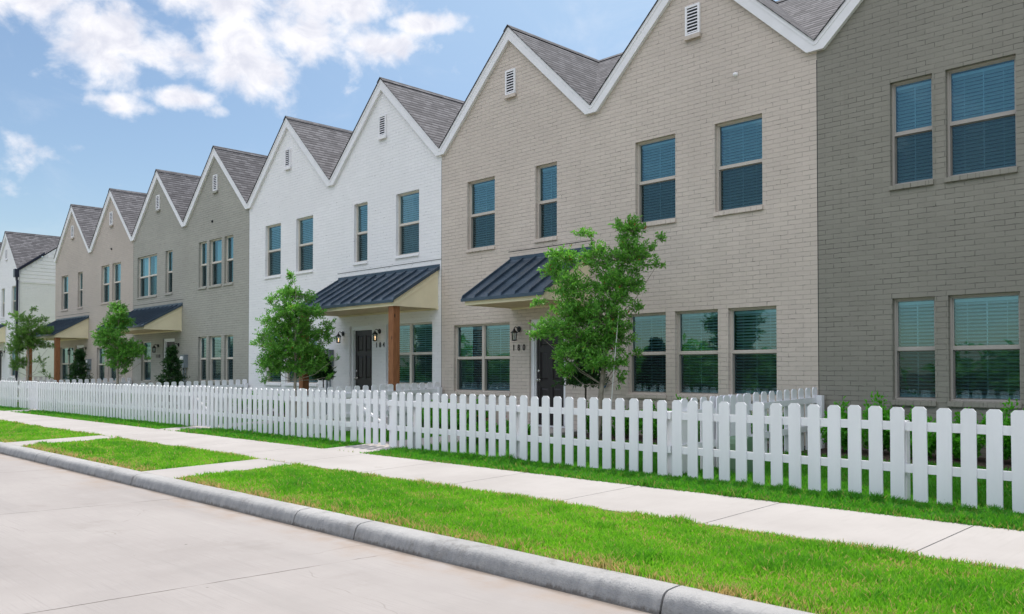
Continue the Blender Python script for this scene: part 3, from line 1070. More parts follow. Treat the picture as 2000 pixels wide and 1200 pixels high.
house('pinkish_brick_house', 'warm pinkish tan brick house at the far end of the joined row', XB[5], XB[4], 'brick_warm', 'frame_almond',
      [win(-42.84, .92, U0, U1, 'curtain', dz=.05), win(-40.65, .61, U0, U1, 'curtain', dz=.05), win(-37.77, .92, U0, U1, 'curtain', dz=.08), win(-36.54, .92, U0, U1, 'curtain', dz=.08),
       win(-42.98, 1.85, L0, L1, 'blind', True, .0), win(-38.22, .92, L0, L1 - .1, dz=.0), win(-36.92, .92, L0, L1 - .1, dz=.0)], .08,
      doors=[(-40.86, -39.80, 1.13)], canopy=(-43.45, -39.22, 2.31, 1.57, 1.31, [-39.42, -43.30]),
      lamps=[(-41.20, .95, False), (-39.50, .95, False)], meters=[(-39.02, .27)], dots=[(-36.6, 4.98, 'iron_black')])

far = house('far_white_house', 'separate white brick house beyond the gap, navy downpipe on its corner', -58.86, -49.49, 'brick_white', 'frame_almond',
            [win(-50.85, .85, U0, U1, 'curtain', dz=.15), win(-52.76, .61, U0, U1, 'curtain', dz=.15), win(-55.2, .9, U0, U1, 'curtain', dz=.15), win(-57.4, .9, U0, U1, 'curtain', dz=.15),
             win(-51.05, 1.5, L0, L1, 'blind', True, .15), win(-57.2, 1.8, L0, L1, 'blind', True, .15)], .15,
            doors=[(-53.6, -52.6, 1.23)], canopy=(-56.4, -51.9, 2.45, 1.70, 1.31, [-52.1, -56.2]), lamps=[(-52.0, 1.0, False)])
# its end wall: cream brick with a soldier course and lap siding in the gable
g = MB()
XS = -49.49
g.box(XS + .003, XS + .012, D + .02, 22.9, GW - .2, 4.55)
part('end_wall', g, 'brick_cream', far)
g = MB()
nb = 12
for i in range(int(2.6 / .19)):
    z = 4.62 + i * .19
    # boards stop under both slopes of the roof
    sl = (ZA - ZE) / (YR - D)
    bs = (ZA - (ZE - .6)) / (23.2 - YR)
    ya = D + max(0, (z + .19 - ZE + .08)) / sl
    yb = YR + (ZA - z - .27) / bs
    if ya >= yb or z > 7.1:
        break
    g.poly([(XS + .030, ya, z), (XS + .030, yb, z), (XS + .014, yb, z + .186), (XS + .014, ya, z + .186), (XS + .004, ya, z), (XS + .004, yb, z)],
           [(0, 1, 2, 3), (4, 5, 1, 0)])
g.box(XS + .004, XS + .04, D + .02, 22.9, 4.552, 4.612)
part('siding', g, 'siding_cream', far, fix=False)
g = MB()
sl = (ZA - ZE) / (YR - D)
g.xslab([(D - .1, ZE - .08), (D + 1.15, ZE - .08 + 1.25 * sl), (D + 1.15, ZE + .05 + 1.25 * sl), (D - .1, ZE + .05)], XS + .03, XS + .16)
g.box(XS - .12, XS + .17, D - .25, D - .05, ZE - .42, ZE + .0)
g.xslab([(D - .18, ZE - .42), (D - .08, ZE - .42), (D - .10, ZE - .6), (D - .16, ZE - .6)], XS - .05, XS + .10)
g.box(XS + .01, XS + .11, D - .16, D - .06, GW + .1, ZE - .55)
part('gutter', g, 'navy_gutter', far)

# ------------------------------------------------------------------ ground


def sheet(name, x0, x1, y0, y1, z, mat, thick=None, kind='structure'):
    g = MB()
    if thick:
        g.box(x0, x1, y0, y1, z - thick, z)
    else:
        g.face([(x0, y0, z), (x1, y0, z), (x1, y1, z), (x0, y1, z)])
    return single(name, g, mat, kind=kind, fix=bool(thick))


XL, XR_ = -75, 22
g = MB()
g.face([(-600, -600, -1.75), (600, -600, -1.75), (600, 600, -1.75), (-600, 600, -1.75)])
single('ground', g, 'turf', kind='structure', fix=False)
g = MB()
g.face([(XL, -7, -1.56), (XR_, -7, -1.56), (XR_, 0, -1.53), (XL, 0, -1.53)])
g.face([(XL, 0, -1.53), (XR_, 0, -1.53), (XR_, 4.9, -1.597), (XL, 4.9, -1.597)])
single('road', g, 'road_concrete', kind='structure', fix=False)

# kerb: rolled profile, cast in lengths with open joints
prof = [(4.655, -1.72), (4.662, -1.592), (4.676, -1.535), (4.694, -1.490), (4.716, -1.463), (4.748, -1.449), (4.80, -1.444), (4.86, -1.440), (4.90, -1.441), (4.90, -1.72)]
g = MB()
joints = [XL, -47.9, -43.4, -38.9, -34.4, -29.9, -25.4, -21.0, -16.75, -16.1, -12.35, -8.0, -6.9, -3.38, 1.1, 5.6, 10.1, XR_]
for a, b in zip(joints[:-1], joints[1:]):
    n = max(1, int((b - a) / .5))
    gap = .009
    xs = [a + gap + (b - a - 2 * gap) * i / n for i in range(n + 1)]
    i0 = len(g.v)
    for i, x in enumerate(xs):
        for (y, z) in prof:
            wob = .0035 * math.sin(x * 3.1 + z * 9) + .0025 * math.sin(x * 7.7)
            g.v.append((x, y + (wob if y < 4.8 else 0), z + (.5 * wob if -1.6 < z else 0)))
    k = len(prof)
    for i in range(n):
        for j in range(k - 1):
            g.f.append([i0 + i * k + j, i0 + (i + 1) * k + j, i0 + (i + 1) * k + j + 1, i0 + i * k + j + 1])
            g.m.append(0)
    g.face([g.v[i0 + j] for j in range(k)])
    g.face([g.v[i0 + n * k + j] for j in range(k - 1, -1, -1)])
single('kerb', g, 'kerb_concrete', kind='structure', smooth=True)

# soil under the grass, following the gentle rise to the houses


def rise(y):
    """ground height (eye level = 0) at distance y beyond the kerb"""
    if y < 6.75:
        return -1.452 + (y - 4.9) / 1.85 * .052
    if y < 8.2:
        return -1.40 + (y - 6.75) / 1.45 * .04
    if y < 9.0:
        return -1.36 + (y - 8.2) / .8 * .028
    return -1.332 + (min(y, 13.0) - 9.0) / 3.98 * .112


g = MB()
ys = [4.905, 6.75, 8.2, 9.0, 13.1, 24]
for a, b in zip(ys[:-1], ys[1:]):
    g.face([(XL, a, rise(a) - .012), (XR_, a, rise(a) - .012), (XR_, b, rise(b) - .012), (XL, b, rise(b) - .012)])
single('lawn', g, 'turf', kind='structure', fix=False)

g = MB()          # pavement slabs with open joints
j0 = -2.59
xj = [j0 - 1.832 * k for k in range(40, -12, -1)]
for a, b in zip(xj[:-1], xj[1:]):
    if a < XL or b > XR_:
        continue
    w_ = .006
    za, zb = rise(6.75) + .012, rise(8.2) + .012
    g.poly([(a + w_, 6.75, za), (b - w_, 6.75, za), (b - w_, 8.2, zb), (a + w_, 8.2, zb),
            (a + w_, 6.75, za - .1), (b - w_, 6.75, za - .1), (b - w_, 8.2, zb - .1), (a + w_, 8.2, zb - .1)],
           [(0, 1, 2, 3), (4, 5, 1, 0), (5, 6, 2, 1), (6, 7, 3, 2), (7, 4, 0, 3)])
single('pavement', g, 'pavement_concrete', kind='structure')

WALKS = [(-13.05, -11.9, -12.6, -11.5), (-20.15, -19.15, -19.6, -18.55), (-32.9, -31.9, -32.6, -31.6), (-41.4, -40.4, -41.0, -40.0), (-.95, .15, -.95, .15)]
g = MB()
for (a, b, c, d) in WALKS:     # yard end a..b, kerb end c..d
    z0, z1 = rise(4.9) + .010, rise(6.745) + .010
    g.poly([(c, 4.905, z0), (d, 4.905, z0), (d, 6.745, z1), (c, 6.745, z1), (c, 4.905, z0 - .1), (d, 4.905, z0 - .1), (d, 6.745, z1 - .1), (c, 6.745, z1 - .1)],
           [(0, 1, 2, 3), (4, 5, 1, 0), (5, 6, 2, 1), (7, 4, 0, 3)])
    for (p, q) in ((8.205, 9.0), (9.0, 11.55)):
        z0, z1 = rise(p) + .010, rise(q) + .010
        g.poly([(a, p, z0), (b, p, z0), (b, q, z1), (a, q, z1), (a, p, z0 - .1), (b, p, z0 - .1), (b, q, z1 - .1), (a, q, z1 - .1)],
               [(0, 1, 2, 3), (4, 5, 1, 0), (5, 6, 2, 1), (7, 4, 0, 3)])
single('path', g, 'pavement_concrete', kind='structure')
g = MB()
for (a, b) in ((-1.6, .9), (-13.3, -11.0), (-19.95, -15.68), (-34.1, -29.8), (-43.5, -39.1), (-56.5, -51.8)):
    g.box(a, b, 11.55, D - .003, GW - .2, GW + .06)
single('porch_floor', g, 'pavement_concrete', kind='structure')
g = MB()
for (a, b) in ((-6.2, -1.75), (-10.9, -6.5), (-15.5, -13.4), (-24.8, -20.1), (-29.7, -25.1), (-39.0, -34.4), (1.0, 2.9)):
    n = int((b - a) / .25)
    i0 = len(g.v)
    rr = random.Random(3)
    for i in range(n + 1):
        x = a + (b - a) * i / n
        f = 11.95 + .08 * math.sin(x * 1.7) + rr.uniform(-.02, .02)
        g.v += [(x, f, rise(f) - .005), (x, f + .12, rise(f) + .04), (x, D - .004, rise(12.9) + .03)]
    for i in range(n):
        for j in range(2):
            q = i0 + i * 3 + j
            g.f.append([q, q + 3, q + 4, q + 1])
            g.m.append(0)
single('planting_bed', g, 'mulch', kind='structure')


# ------------------------------------------------------------------ foliage meshes (numpy)
def raw_mesh(name, verts, faces_n, idx, mat, tint):
    """verts (N,3); idx flat vertex indices; faces_n loop count of each face; tint per face"""
    me = bpy.data.meshes.new(name)
    me.vertices.add(len(verts))
    me.vertices.foreach_set('co', np.asarray(verts, np.float32).ravel())
    me.loops.add(len(idx))
    me.loops.foreach_set('vertex_index', np.asarray(idx, np.int32))
    me.polygons.add(len(faces_n))
    starts = np.concatenate([[0], np.cumsum(faces_n)[:-1]]).astype(np.int32)
    me.polygons.foreach_set('loop_start', starts)
    me.polygons.foreach_set('loop_total', np.asarray(faces_n, np.int32))
    me.materials.append(M[mat])
    me.update(calc_edges=True)
    at = me.attributes.new('tint', 'FLOAT', 'FACE')
    at.data.foreach_set('value', np.asarray(tint, np.float32))
    return me


def leaves(name, P, dirs, L, W, mat, rng, tint, droop=.0):
    """pointed leaves folded along the midrib; P base points, dirs unit vectors"""
    n = len(P)
    nrm = rng.normal(size=(n, 3)) * .75 + np.array([0, 0, .75])
    s = np.cross(dirs, nrm)
    s /= np.linalg.norm(s, axis=1)[:, None] + 1e-9
    up = np.cross(s, dirs)
    L = L[:, None]
    W = W[:, None]
    v0 = P
    v1 = P + dirs * L * .5 + s * W * .5 + up * W * .18
    v2 = P + dirs * L - up * L * droop
    v3 = P + dirs * L * .5 - s * W * .5 + up * W * .18
    vc = P + dirs * L * .48
    V = np.stack([v0, v1, v2, v3, vc], 1).reshape(-1, 3)
    b = (np.arange(n) * 5)[:, None]
    idx = np.concatenate([b + 0, b + 1, b + 2, b + 4, b + 0, b + 4, b + 2, b + 3], 1).ravel()
    return raw_mesh(name, V, np.full(2 * n, 4), idx, mat, np.repeat(tint, 2))


RH = np.array([math.cos(R(45.591)), math.sin(R(45.591)), 0.0])
FH = np.array([-math.sin(R(45.591)), math.cos(R(45.591)), 0.0])


def tree(label, x, y, lobes, seed, leaf='leaf_oak', bark='bark', per=170, L=.068, W=.027, depth=1.0, trunk_h=None, lean=(0, 0), thick=.05, fork=None, stake=False):
    rng = np.random.default_rng(seed)
    gz = rise(y)
    root = thing('tree', (x, y, gz), label, 'tree', 'young trees planted in the front yards')
    base = np.array([x, y, gz])
    tb = MB()
    top = lobes[0][1]
    pts = []
    zs = np.linspace(gz, top * .8, 9)
    for i, z in enumerate(zs):
        f = i / 8
        pts.append((x + RH[0] * lean[0] * f + .03 * math.sin(i * 1.3), y + RH[1] * lean[0] * f + .02 * math.cos(i * 1.7), z))
    tb.tube(pts, [thick * (1 - .82 * i / 8) + (.02 if i == 0 else 0) for i in range(9)], 9)
    Ps, Ds = [], []
    for (lx, lz, rx, rz, dn) in lobes:
        dy = rng.uniform(-.35, .35) * depth * min(rx * 2.2, .6)
        c = np.array([x, y, 0]) + RH * lx + FH * dy + np.array([0, 0, lz])
        # a limb from the trunk to the lobe
        zt = min(max(lz - .35 - abs(lx) * .6, gz + 1.05), top * .78)
        f = (zt - gz) / (top * .8 - gz)
        s0 = np.array([x + RH[0] * lean[0] * f, y + RH[1] * lean[0] * f, zt])
        mid = (s0 + c) / 2 + rng.normal(size=3) * .05 + np.array([0, 0, -.05])
        tb.tube([tuple(s0), tuple(mid), tuple(c)], [.010, .006, .003], 5, cap=False)
        vol = rx * rz
        nt = max(7, int((20 + vol * 780) * dn))
        for _ in range(nt):
            d = rng.normal(size=3)
            d /= np.linalg.norm(d)
            rr = rng.uniform(.15, 1) ** .6
            off = RH * d[0] * rx * 1.1 + FH * d[1] * rx * .95 * depth + np.array([0, 0, d[2] * rz])
            tip = c + off * rr * 1.08
            st = c + off * rr * rng.uniform(.2, .6) + np.array([0, 0, -.06])
            dirv = tip - st
            ln = np.linalg.norm(dirv) + 1e-6
            dirv /= ln
            ln = max(ln, .10)
            tip = st + dirv * ln
            tb.tube([tuple(st), tuple(tip)], [.0035, .0015], 3, cap=False)
            k = max(10, int(ln * 105))
            t = rng.uniform(.15, 1.03, k)[:, None]
            Ps.append(st + dirv * ln * t + rng.normal(size=(k, 3)) * .012)
            dd = dirv * .55 + rng.normal(size=(k, 3)) * .62 + np.array([0, 0, .12])
            Ds.append(dd / np.linalg.norm(dd, axis=1)[:, None])
    P = np.concatenate(Ps)
    Dr = np.concatenate(Ds)
    n = len(P)
    tint = np.clip(rng.beta(2, 2, n) * .8 + rng.uniform(-.05, .1, n), 0, .9)
    tint[rng.random(n) < .010] = 1.0
    me = leaves('crown', P - base, Dr, L * rng.uniform(.6, 1.25, n), W * rng.uniform(.7, 1.25, n), leaf, rng, tint, .12)
    part('trunk', tb, bark, root, smooth=True)
    inst('crown', me, root)
    return root, n


LB = [(0.55,2.33,0.27,0.24,1),(0.61,1.89,0.35,0.35,1),(0.38,1.43,0.42,0.4,1),(0.91,2.04,0.18,0.15,0.4),(1.11,2.21,0.12,0.1,0.35),(-0.13,2.27,0.18,0.08,0.7),(0.04,1.89,0.3,0.27,1),(-0.46,1.91,0.32,0.2,1),(-0.67,1.68,0.22,0.2,1),(-0.34,1.39,0.4,0.29,1),(-0.25,0.97,0.44,0.32,1),(0.17,0.92,0.4,0.37,1),(-0.59,0.71,0.39,0.22,1),(-0.92,0.61,0.18,0.1,0.7),(-0.17,0.5,0.46,0.29,1),(0.32,0.59,0.35,0.34,1),(-0.46,0.28,0.25,0.18,1),(-0.44,0.02,0.2,0.17,1),(0.07,0.17,0.32,0.2,1),(0.46,0.17,0.15,0.17,0.6),(0.72,0.31,0.12,0.08,0.4),(0.72,1.09,0.17,0.12,0.4),(1.05,1.76,0.12,0.08,0.4),(0.44,-0.13,0.07,0.12,0.5),(-0.91,1.13,0.12,0.07,0.5)]
LW = [(-0.11,2.29,0.11,0.2,0.7),(-0.19,1.89,0.35,0.25,1),(-0.52,1.76,0.19,0.15,0.6),(0.28,1.82,0.22,0.17,0.7),(-0.11,1.48,0.52,0.3,1),(-0.61,1.24,0.32,0.2,0.6),(0.43,1.42,0.32,0.2,1),(-0.09,1.05,0.64,0.35,1),(0.78,1.15,0.22,0.15,0.5),(0.59,0.87,0.32,0.27,0.8),(-0.71,0.87,0.27,0.2,0.7),(-0.95,0.7,0.22,0.11,0.5),(-0.21,0.56,0.68,0.37,1),(0.43,0.43,0.35,0.35,1),(-0.58,0.18,0.37,0.3,1),(0.04,0.12,0.54,0.27,1),(0.53,0.12,0.22,0.17,1),(-0.77,-0.19,0.17,0.12,0.4),(0.97,0.31,0.1,0.1,0.2),(0.84,-0.13,0.07,0.1,0.2)]
LG = [(-0.09,2.15,0.34,0.24,1),(0.14,1.95,0.24,0.21,1),(-0.09,1.67,0.52,0.38,1),(-0.21,1.21,0.52,0.41,1),(-0.52,0.98,0.31,0.21,1),(0.21,0.74,0.59,0.45,1),(0.66,0.69,0.31,0.24,0.7),(-0.03,0.34,0.45,0.31,1),(-0.26,0.6,0.34,0.28,1),(0.14,-0.0,0.21,0.14,0.5),(0.95,0.43,0.14,0.14,0.3)]
LF = [(0.15,2.62,0.19,0.19,0.4),(-0.54,2.36,0.34,0.21,0.5),(-0.15,2.15,0.56,0.3,0.5),(0.64,2.21,0.26,0.17,0.4),(-0.92,2.0,0.26,0.13,0.3),(0.11,1.78,0.77,0.39,0.6),(0.86,1.72,0.26,0.17,0.6),(-0.21,1.29,0.64,0.43,0.7),(-0.58,0.96,0.43,0.43,0.5),(0.28,1.14,0.56,0.3,0.6),(0.86,1.07,0.3,0.13,0.3),(-0.43,0.36,0.39,0.39,0.6),(0.54,0.43,0.34,0.3,0.25),(0.58,-0.0,0.21,0.13,0.3),(0.84,-0.22,0.21,0.11,0.3),(-0.75,0.21,0.21,0.21,0.3)]
tB, nB = tree('large bright green young tree with a leaning top in front of the 180 door', -9.21, 10.9, LB, 11, lean=(.42, 0), thick=.058)
tree('cone shaped young tree in front of the cedar post of the white 184 house', -18.61, 10.9, LW, 12, thick=.05)
tree('slim dense young tree before the grey brick house numbered 188', -30.1, 10.9, LG, 13, thick=.06)
tree('sparse pale young tree near the left edge, in front of a cedar post', -40.15, 10.9, LF, 14, leaf='leaf_pale', thick=.06)

# white stake tied to the large tree
st = MB()
st.tube([(-8.98, 10.98, rise(10.8)), (-8.86, 10.98, -.05), (-8.74, 10.98, 1.05)], .007, 8)
single('tree_stake', st, 'stake_white', 'thin white stake leaning beside the trunk of the large tree', 'stake', base=(-8.98, 10.98, rise(10.8)))


def dark_shrub(label, x, y, top, rad, zlow, seed):
    """small evergreen trained on a stem, dense and dark"""
    rng = np.random.default_rng(seed)
    gz = rise(12.4)
    root = thing('evergreen_shrub', (x, y, gz), label, 'shrub', 'dark evergreens by the front doors')
    base = np.array([x, y, gz])
    tb = MB()
    tb.tube([(x, y, gz), (x + .02, y, (gz + top) / 2), (x, y, top - .15)], [.024, .017, .006], 7)
    Ps, Ds = [], []
    for _ in range(420):
        h = rng.uniform(0, 1) ** 1.2
        z = zlow + (top - zlow) * h
        r_ = rad * (1 - h * .8) * rng.uniform(.55, 1.12) * (1 + .25 * math.sin(h * 17 + seed))
        a = rng.uniform(0, 2 * math.pi)
        tip = np.array([x + r_ * math.cos(a), y + r_ * math.sin(a), z])
        st_ = np.array([x, y, z - .12]) * .55 + tip * .45
        k = 13
        t = rng.uniform(.1, 1, k)[:, None]
        Ps.append(st_ + (tip - st_) * t + rng.normal(size=(k, 3)) * .02)
        d = (tip - st_) / (np.linalg.norm(tip - st_) + 1e-6) * .6 + rng.normal(size=(k, 3)) * .6
        Ds.append(d / np.linalg.norm(d, axis=1)[:, None])
    P = np.concatenate(Ps)
    n = len(P)
    me = leaves('crown', P - base, np.concatenate(Ds), .085 * rng.uniform(.6, 1.2, n), .036 * rng.uniform(.7, 1.2, n), 'leaf_dark', rng, rng.uniform(0, .92, n), .15)
    part('trunk', tb, 'bark_dark', root, smooth=True)
    inst('crown', me, root)


dark_shrub('dark evergreen on a thin stem, half hidden behind the large tree', -10.35, 12.0, .62, .42, -.2, 21)
dark_shrub('dark evergreen on a thin stem, between the cone shaped tree and the meter', -19.30, 12.1, .42, .30, -.15, 22)
dark_shrub('dark evergreen hiding the door of the grey 188 house', -28.35, 12.0, .80, .5, -.45, 23)
dark_shrub('dark evergreen beside the porch post of the pinkish house', -37.3, 12.0, .85, .52, -.45, 24)


# bed shrubs, three shapes shared by all copies
def shrub_mesh(seed, hgt, rad, flowers=False):
    rng = np.random.default_rng(seed)
    Ps, Ds, Tt = [], [], []
    for s in range(64):
        a = rng.uniform(0, 2 * math.pi)
        lean = rng.uniform(.1, 1.0)
        hh = hgt * rng.uniform(.45, .95)
        tip = np.array([rad * lean * math.cos(a), rad * lean * math.sin(a), hh * (1 - .35 * lean)])
        st_ = tip * np.array([.25, .25, .12])
        k = 34
        t = rng.uniform(.15, 1.02, k)[:, None]
        Ps.append(st_ + (tip - st_) * t + rng.normal(size=(k, 3)) * .012)
        d = (tip - st_) / np.linalg.norm(tip - st_) * .5 + rng.normal(size=(k, 3)) * .6 + np.array([0, 0, .2])
        Ds.append(d / np.linalg.norm(d, axis=1)[:, None])
        Tt.append(np.clip(t[:, 0] * .7 + rng.uniform(-.25, .2, k), 0, .98))
    P = np.concatenate(Ps)
    n = len(P)
    me = leaves('shrub', P, np.concatenate(Ds), .074 * rng.uniform(.6, 1.2, n), .036 * rng.uniform(.7, 1.2, n), 'leaf_shrub', rng, np.concatenate(Tt), .1)
    return me


SH = [shrub_mesh(31, .86, .36), shrub_mesh(32, .98, .32), shrub_mesh(33, .72, .38)]
rs = random.Random(5)


ORD = ['first', 'second', 'third', 'fourth', 'fifth', 'sixth', 'seventh', 'eighth']


def place_shrub(x, y, k, label, group, sc=1.0):
    o = bpy.data.objects.new('shrub', SH[k])
    o.location = (x, y, rise(12.2) + H)
    o.rotation_euler = (0, 0, rs.uniform(0, 6.28))
    o.scale = (sc, sc, sc * rs.uniform(.9, 1.1))
    o['label'] = label
    o['category'] = 'shrub'
    o['group'] = group
    col.objects.link(o)


for i in range(8):
    place_shrub(-5.75 + i * .56, 12.42 + rs.uniform(-.06, .06), i % 3, 'bright green shrub under the taupe house windows, %s from the divider fence' % ORD[i], 'shrubs under the taupe house windows', 1.0)
for i in range(7):
    place_shrub(-10.45 + i * .62, 12.4 + rs.uniform(-.06, .06), (i + 1) % 3, 'green shrub under the three windows right of the large tree, %s from the tree' % ORD[i], 'shrubs under the beige house windows', .92)
for i in range(4):
    place_shrub(-15.2 + i * .5, 12.45, i % 3, 'low shrub under the wide beige house window, %s from the white house' % ORD[i], 'shrubs under the wide beige house window', .82)
for i in range(5):
    place_shrub(-24.4 + i * .8, 12.4, i % 3, 'shrub against the white house behind the cone shaped tree, %s from the grey house' % ORD[i], 'shrubs along the white house', .75)
for i in range(4):
    place_shrub(-34.0 + i * 1.0 + (0 if i < 2 else 4.9), 12.4, i % 3, 'small shrub against the grey house, %s from its left end' % ORD[i], 'shrubs along the grey house', .62)


# pink flowering plants near the wide window and along the walk of the beige house
fm = shrub_mesh(41, .42, .22)


def flower_plant(x, y, label, sc=1.0):
    root = thing('flowering_plant', (x, y, rise(y)), label, 'flowering plant', 'pink flowering plants in the beige house yard')
    o = inst('foliage', fm, root)
    o.scale = (sc, sc, sc)
    rng = random.Random(int(x * 100))
    q = MB()
    for _ in range(11):
        a, r_ = rng.uniform(0, 6.28), rng.uniform(0, .2)
        cx, cy, cz = x + r_ * math.cos(a), y + r_ * math.sin(a), rise(y) + rng.uniform(.22, .46) * sc
        for j in range(5):
            t = j * 1.2566 + a
            q.poly([(cx, cy, cz), (cx + .012 * math.cos(t - .5), cy + .012 * math.sin(t - .5), cz + .012),
                    (cx + .032 * math.cos(t), cy + .032 * math.sin(t), cz + .014), (cx + .012 * math.cos(t + .5), cy + .012 * math.sin(t + .5), cz + .012)], [(0, 1, 2, 3)])
    part('blossom', q, 'petal_pink', root, fix=False)


for i, x in enumerate((-14.9, -14.45, -14.0, -13.6)):
    flower_plant(x, 11.85, 'pink flowering plant below the wide beige house window, %s from the white house' % ORD[i], 1.1)
for i, (x, y) in enumerate(((-11.55, 10.7), (-11.45, 11.2), (-11.4, 10.2), (-10.9, 10.9))):
    flower_plant(x, y, 'small pink flowering plant right of the beige house walk, %s one' % ('third nearest', 'farthest', 'nearest', 'rightmost')[i])


# ------------------------------------------------------------------ fences
SP = .2245


def picket_mesh():
    p = MB()
    w, h, c = .070, .955, .030
    p.slab([(-w, 0), (w, 0), (w, h - c), (w - c, h), (-w + c, h), (-w, h - c)], 0, .018)
    return p.mesh('picket', 'fence_white')


PK = picket_mesh()
PTOP = -.360


def fence_run(root, x0, x1, first, z0):
    """front fence from x0 to x1 along y = 9; pickets on the street side"""
    bx, by, bz = BASE[root.name]
    rl = MB()
    for zt in (z0 + .80, z0 + .375):
        rl.box(x0, x1, 9.0205, 9.056, zt - .088, zt)
    part('rail', rl, 'fence_white', root)
    rr = random.Random(int(x0 * 7))
    x = first
    while x > x1 - .05:
        x -= SP
    out = 0
    while x > x0 + .05:
        o = inst('picket', PK, root, (x - bx + rr.uniform(-.003, .003), 9.0 - by, z0 + .0 - bz + rr.uniform(-.007, .007)), (rr.uniform(-.004, .004), rr.uniform(-.007, .007), rr.uniform(-.01, .01)))
        x -= SP
        out += 1
    return out


def post_at(root, x, z0, y=9.058):
    q = MB()
    q.box(x - .045, x + .045, y, y + .09, z0 - .02, z0 + .81, bev=.004)
    part('post', q, 'fence_white', root)


LOT = [('taupe', 2.9, -6.35, (-1.0, .1), 'white picket fence in front of the dark taupe house, nearest the camera'),
       ('beige', -6.35, -15.61, (-13.40, -12.34), 'white picket fence in front of the beige house numbered 180'),
       ('white', -15.61, -24.97, (-20.22, -19.17), 'white picket fence in front of the white house numbered 184'),
       ('grey', -24.97, -34.30, (-33.2, -32.15), 'white picket fence in front of the grey house numbered 188'),
       ('pink', -34.30, -43.70, (-41.4, -40.35), 'white picket fence in front of the pinkish house at the end of the row'),
       ('far', -47.0, -58.8, (-53.6, -52.5), 'white picket fence in front of the separate far white house')]
Z0 = -1.318
for nm, xr, xl, (ga, gb), lab in LOT:
    root = thing('picket_fence', ((xl + xr) / 2, 9.0, Z0), lab, 'fence', 'front picket fences')
    first = -2.669 + SP * 40
    bx, by, bz = BASE[root.name]
    fence_run(root, gb + .02, xr - .02, first, Z0)
    fence_run(root, xl + .02, ga - .02, first, Z0)
    xs = [xr - .07, gb + .07, ga - .07]
    x = xr - .07 - 2.7
    while x > gb + .6:
        xs.append(x)
        x -= 2.47
    x = ga - .07 - 2.47
    while x > xl + .6:
        xs.append(x)
        x -= 2.47
    for x in xs:
        post_at(root, x, Z0)
    gt = thing('picket_gate', ((ga + gb) / 2, 9.0, Z0 + .02), {'taupe': 'white picket gate in front of the taupe house walk', 'beige': 'white picket gate with a sunlit brace, on the walk of the beige house', 'white': 'white picket gate on the walk of the white porch house',
               'grey': 'white picket gate in the fence of the grey 188 house', 'pink': 'white picket gate in the fence of the pinkish house', 'far': 'white picket gate of the separate far white house'}[nm], 'gate', 'picket gates')
    n = 5
    w_ = gb - ga - .03
    for i in range(n):
        inst('picket', PK, gt, ((i - 2) * (w_ - .14) / 4, 0, 0))
    q = MB()
    for zt in (Z0 + .82, Z0 + .395):
        q.box(ga + .02, gb - .02, 9.0205, 9.056, zt - .088, zt)
    part('rail', q, 'fence_white', gt)
    q = MB()
    q.slab([(ga + .08, Z0 + .732), (ga + .18, Z0 + .732), (gb - .08, Z0 + .397), (gb - .18, Z0 + .397)], 9.022, 9.052)
    part('brace', q, 'fence_white', gt)

# fences between the yards, running back to the brick
for x, lab, dense in ((-6.35, 'white picket divider fence between the beige and the taupe yards', True), (-15.61, 'white picket divider fence between the white house and the beige house', False),
                      (-24.97, 'white picket divider fence between the grey 188 house and the white house', False), (-34.30, 'white picket divider fence between the pinkish and the grey yards', False),
                      (-43.75, 'white picket divider fence at the gap after the pinkish house', False)):
    root = thing('divider_fence', (x, 9.0, rise(9.0)), lab, 'fence', 'fences between the yards')
    bx, by, bz = BASE[root.name]
    ya, yb = 9.16, D - .02
    def zz(y):
        return rise(y) + .015
    q = MB()
    for hgt in (.80, .375):
        q.poly([(x, ya, zz(ya) + hgt - .088), (x + .036, ya, zz(ya) + hgt - .088), (x + .036, yb, zz(yb) + hgt - .088), (x, yb, zz(yb) + hgt - .088),
                (x, ya, zz(ya) + hgt), (x + .036, ya, zz(ya) + hgt), (x + .036, yb, zz(yb) + hgt), (x, yb, zz(yb) + hgt)],
               [(0, 3, 2, 1), (4, 5, 6, 7), (0, 1, 5, 4), (1, 2, 6, 5), (2, 3, 7, 6), (3, 0, 4, 7)])
    part('rail', q, 'fence_white', root)
    y = yb - .1
    while y > ya + .02:
        inst('picket', PK, root, (-.0005, y - by, zz(y) - bz), (0, 0, R(-90))).location.x = -.0195
        y -= .222
    if dense:
        y = 10.72
        while y > 9.95:
            inst('picket', PK, root, (.037, y - by, zz(y) - bz), (0, 0, R(-90)))
            y -= .17
    for y in (yb - .1, 10.95):
        q = MB()
        q.box(x + .037, x + .127, y - .045, y + .045, zz(y) - .02, zz(y) + .83, bev=.004)
        part('post', q, 'fence_white', root)

# ------------------------------------------------------------------ yard objects
q = MB()
q.box(-5.98, -5.72, 9.72, 9.95, rise(9.8) - .02, -.93)
q.xslab([(9.72, -.93), (9.95, -.93), (9.93, -.87), (9.885, -.835), (9.785, -.835), (9.74, -.87)], -5.98, -5.72)
q.box(-5.955, -5.745, 9.715, 9.72, rise(9.8) + .06, -.97)
single('utility_pedestal', q, 'pedestal_green', 'pale green metal utility pedestal behind the fence on the right', 'utility box', base=(-5.85, 9.83, rise(9.8)))
hb = (-10.66, D, -.20)
root = thing('garden_hose', hb, 'blue coiled hose hanging on the beige wall right of the large tree', 'hose')
q = MB()
for k in range(4):
    r_ = .055 + .008 * k
    q.tube([(hb[0] + r_ * .8 * math.cos(t), D - .03 - .014 * k, hb[2] - .02 + r_ * 1.35 * math.sin(t)) for t in np.linspace(0, 6.28, 18)], .011, 6, cap=False)
part('coil', q, 'hose_blue', root, smooth=True)
q = MB()
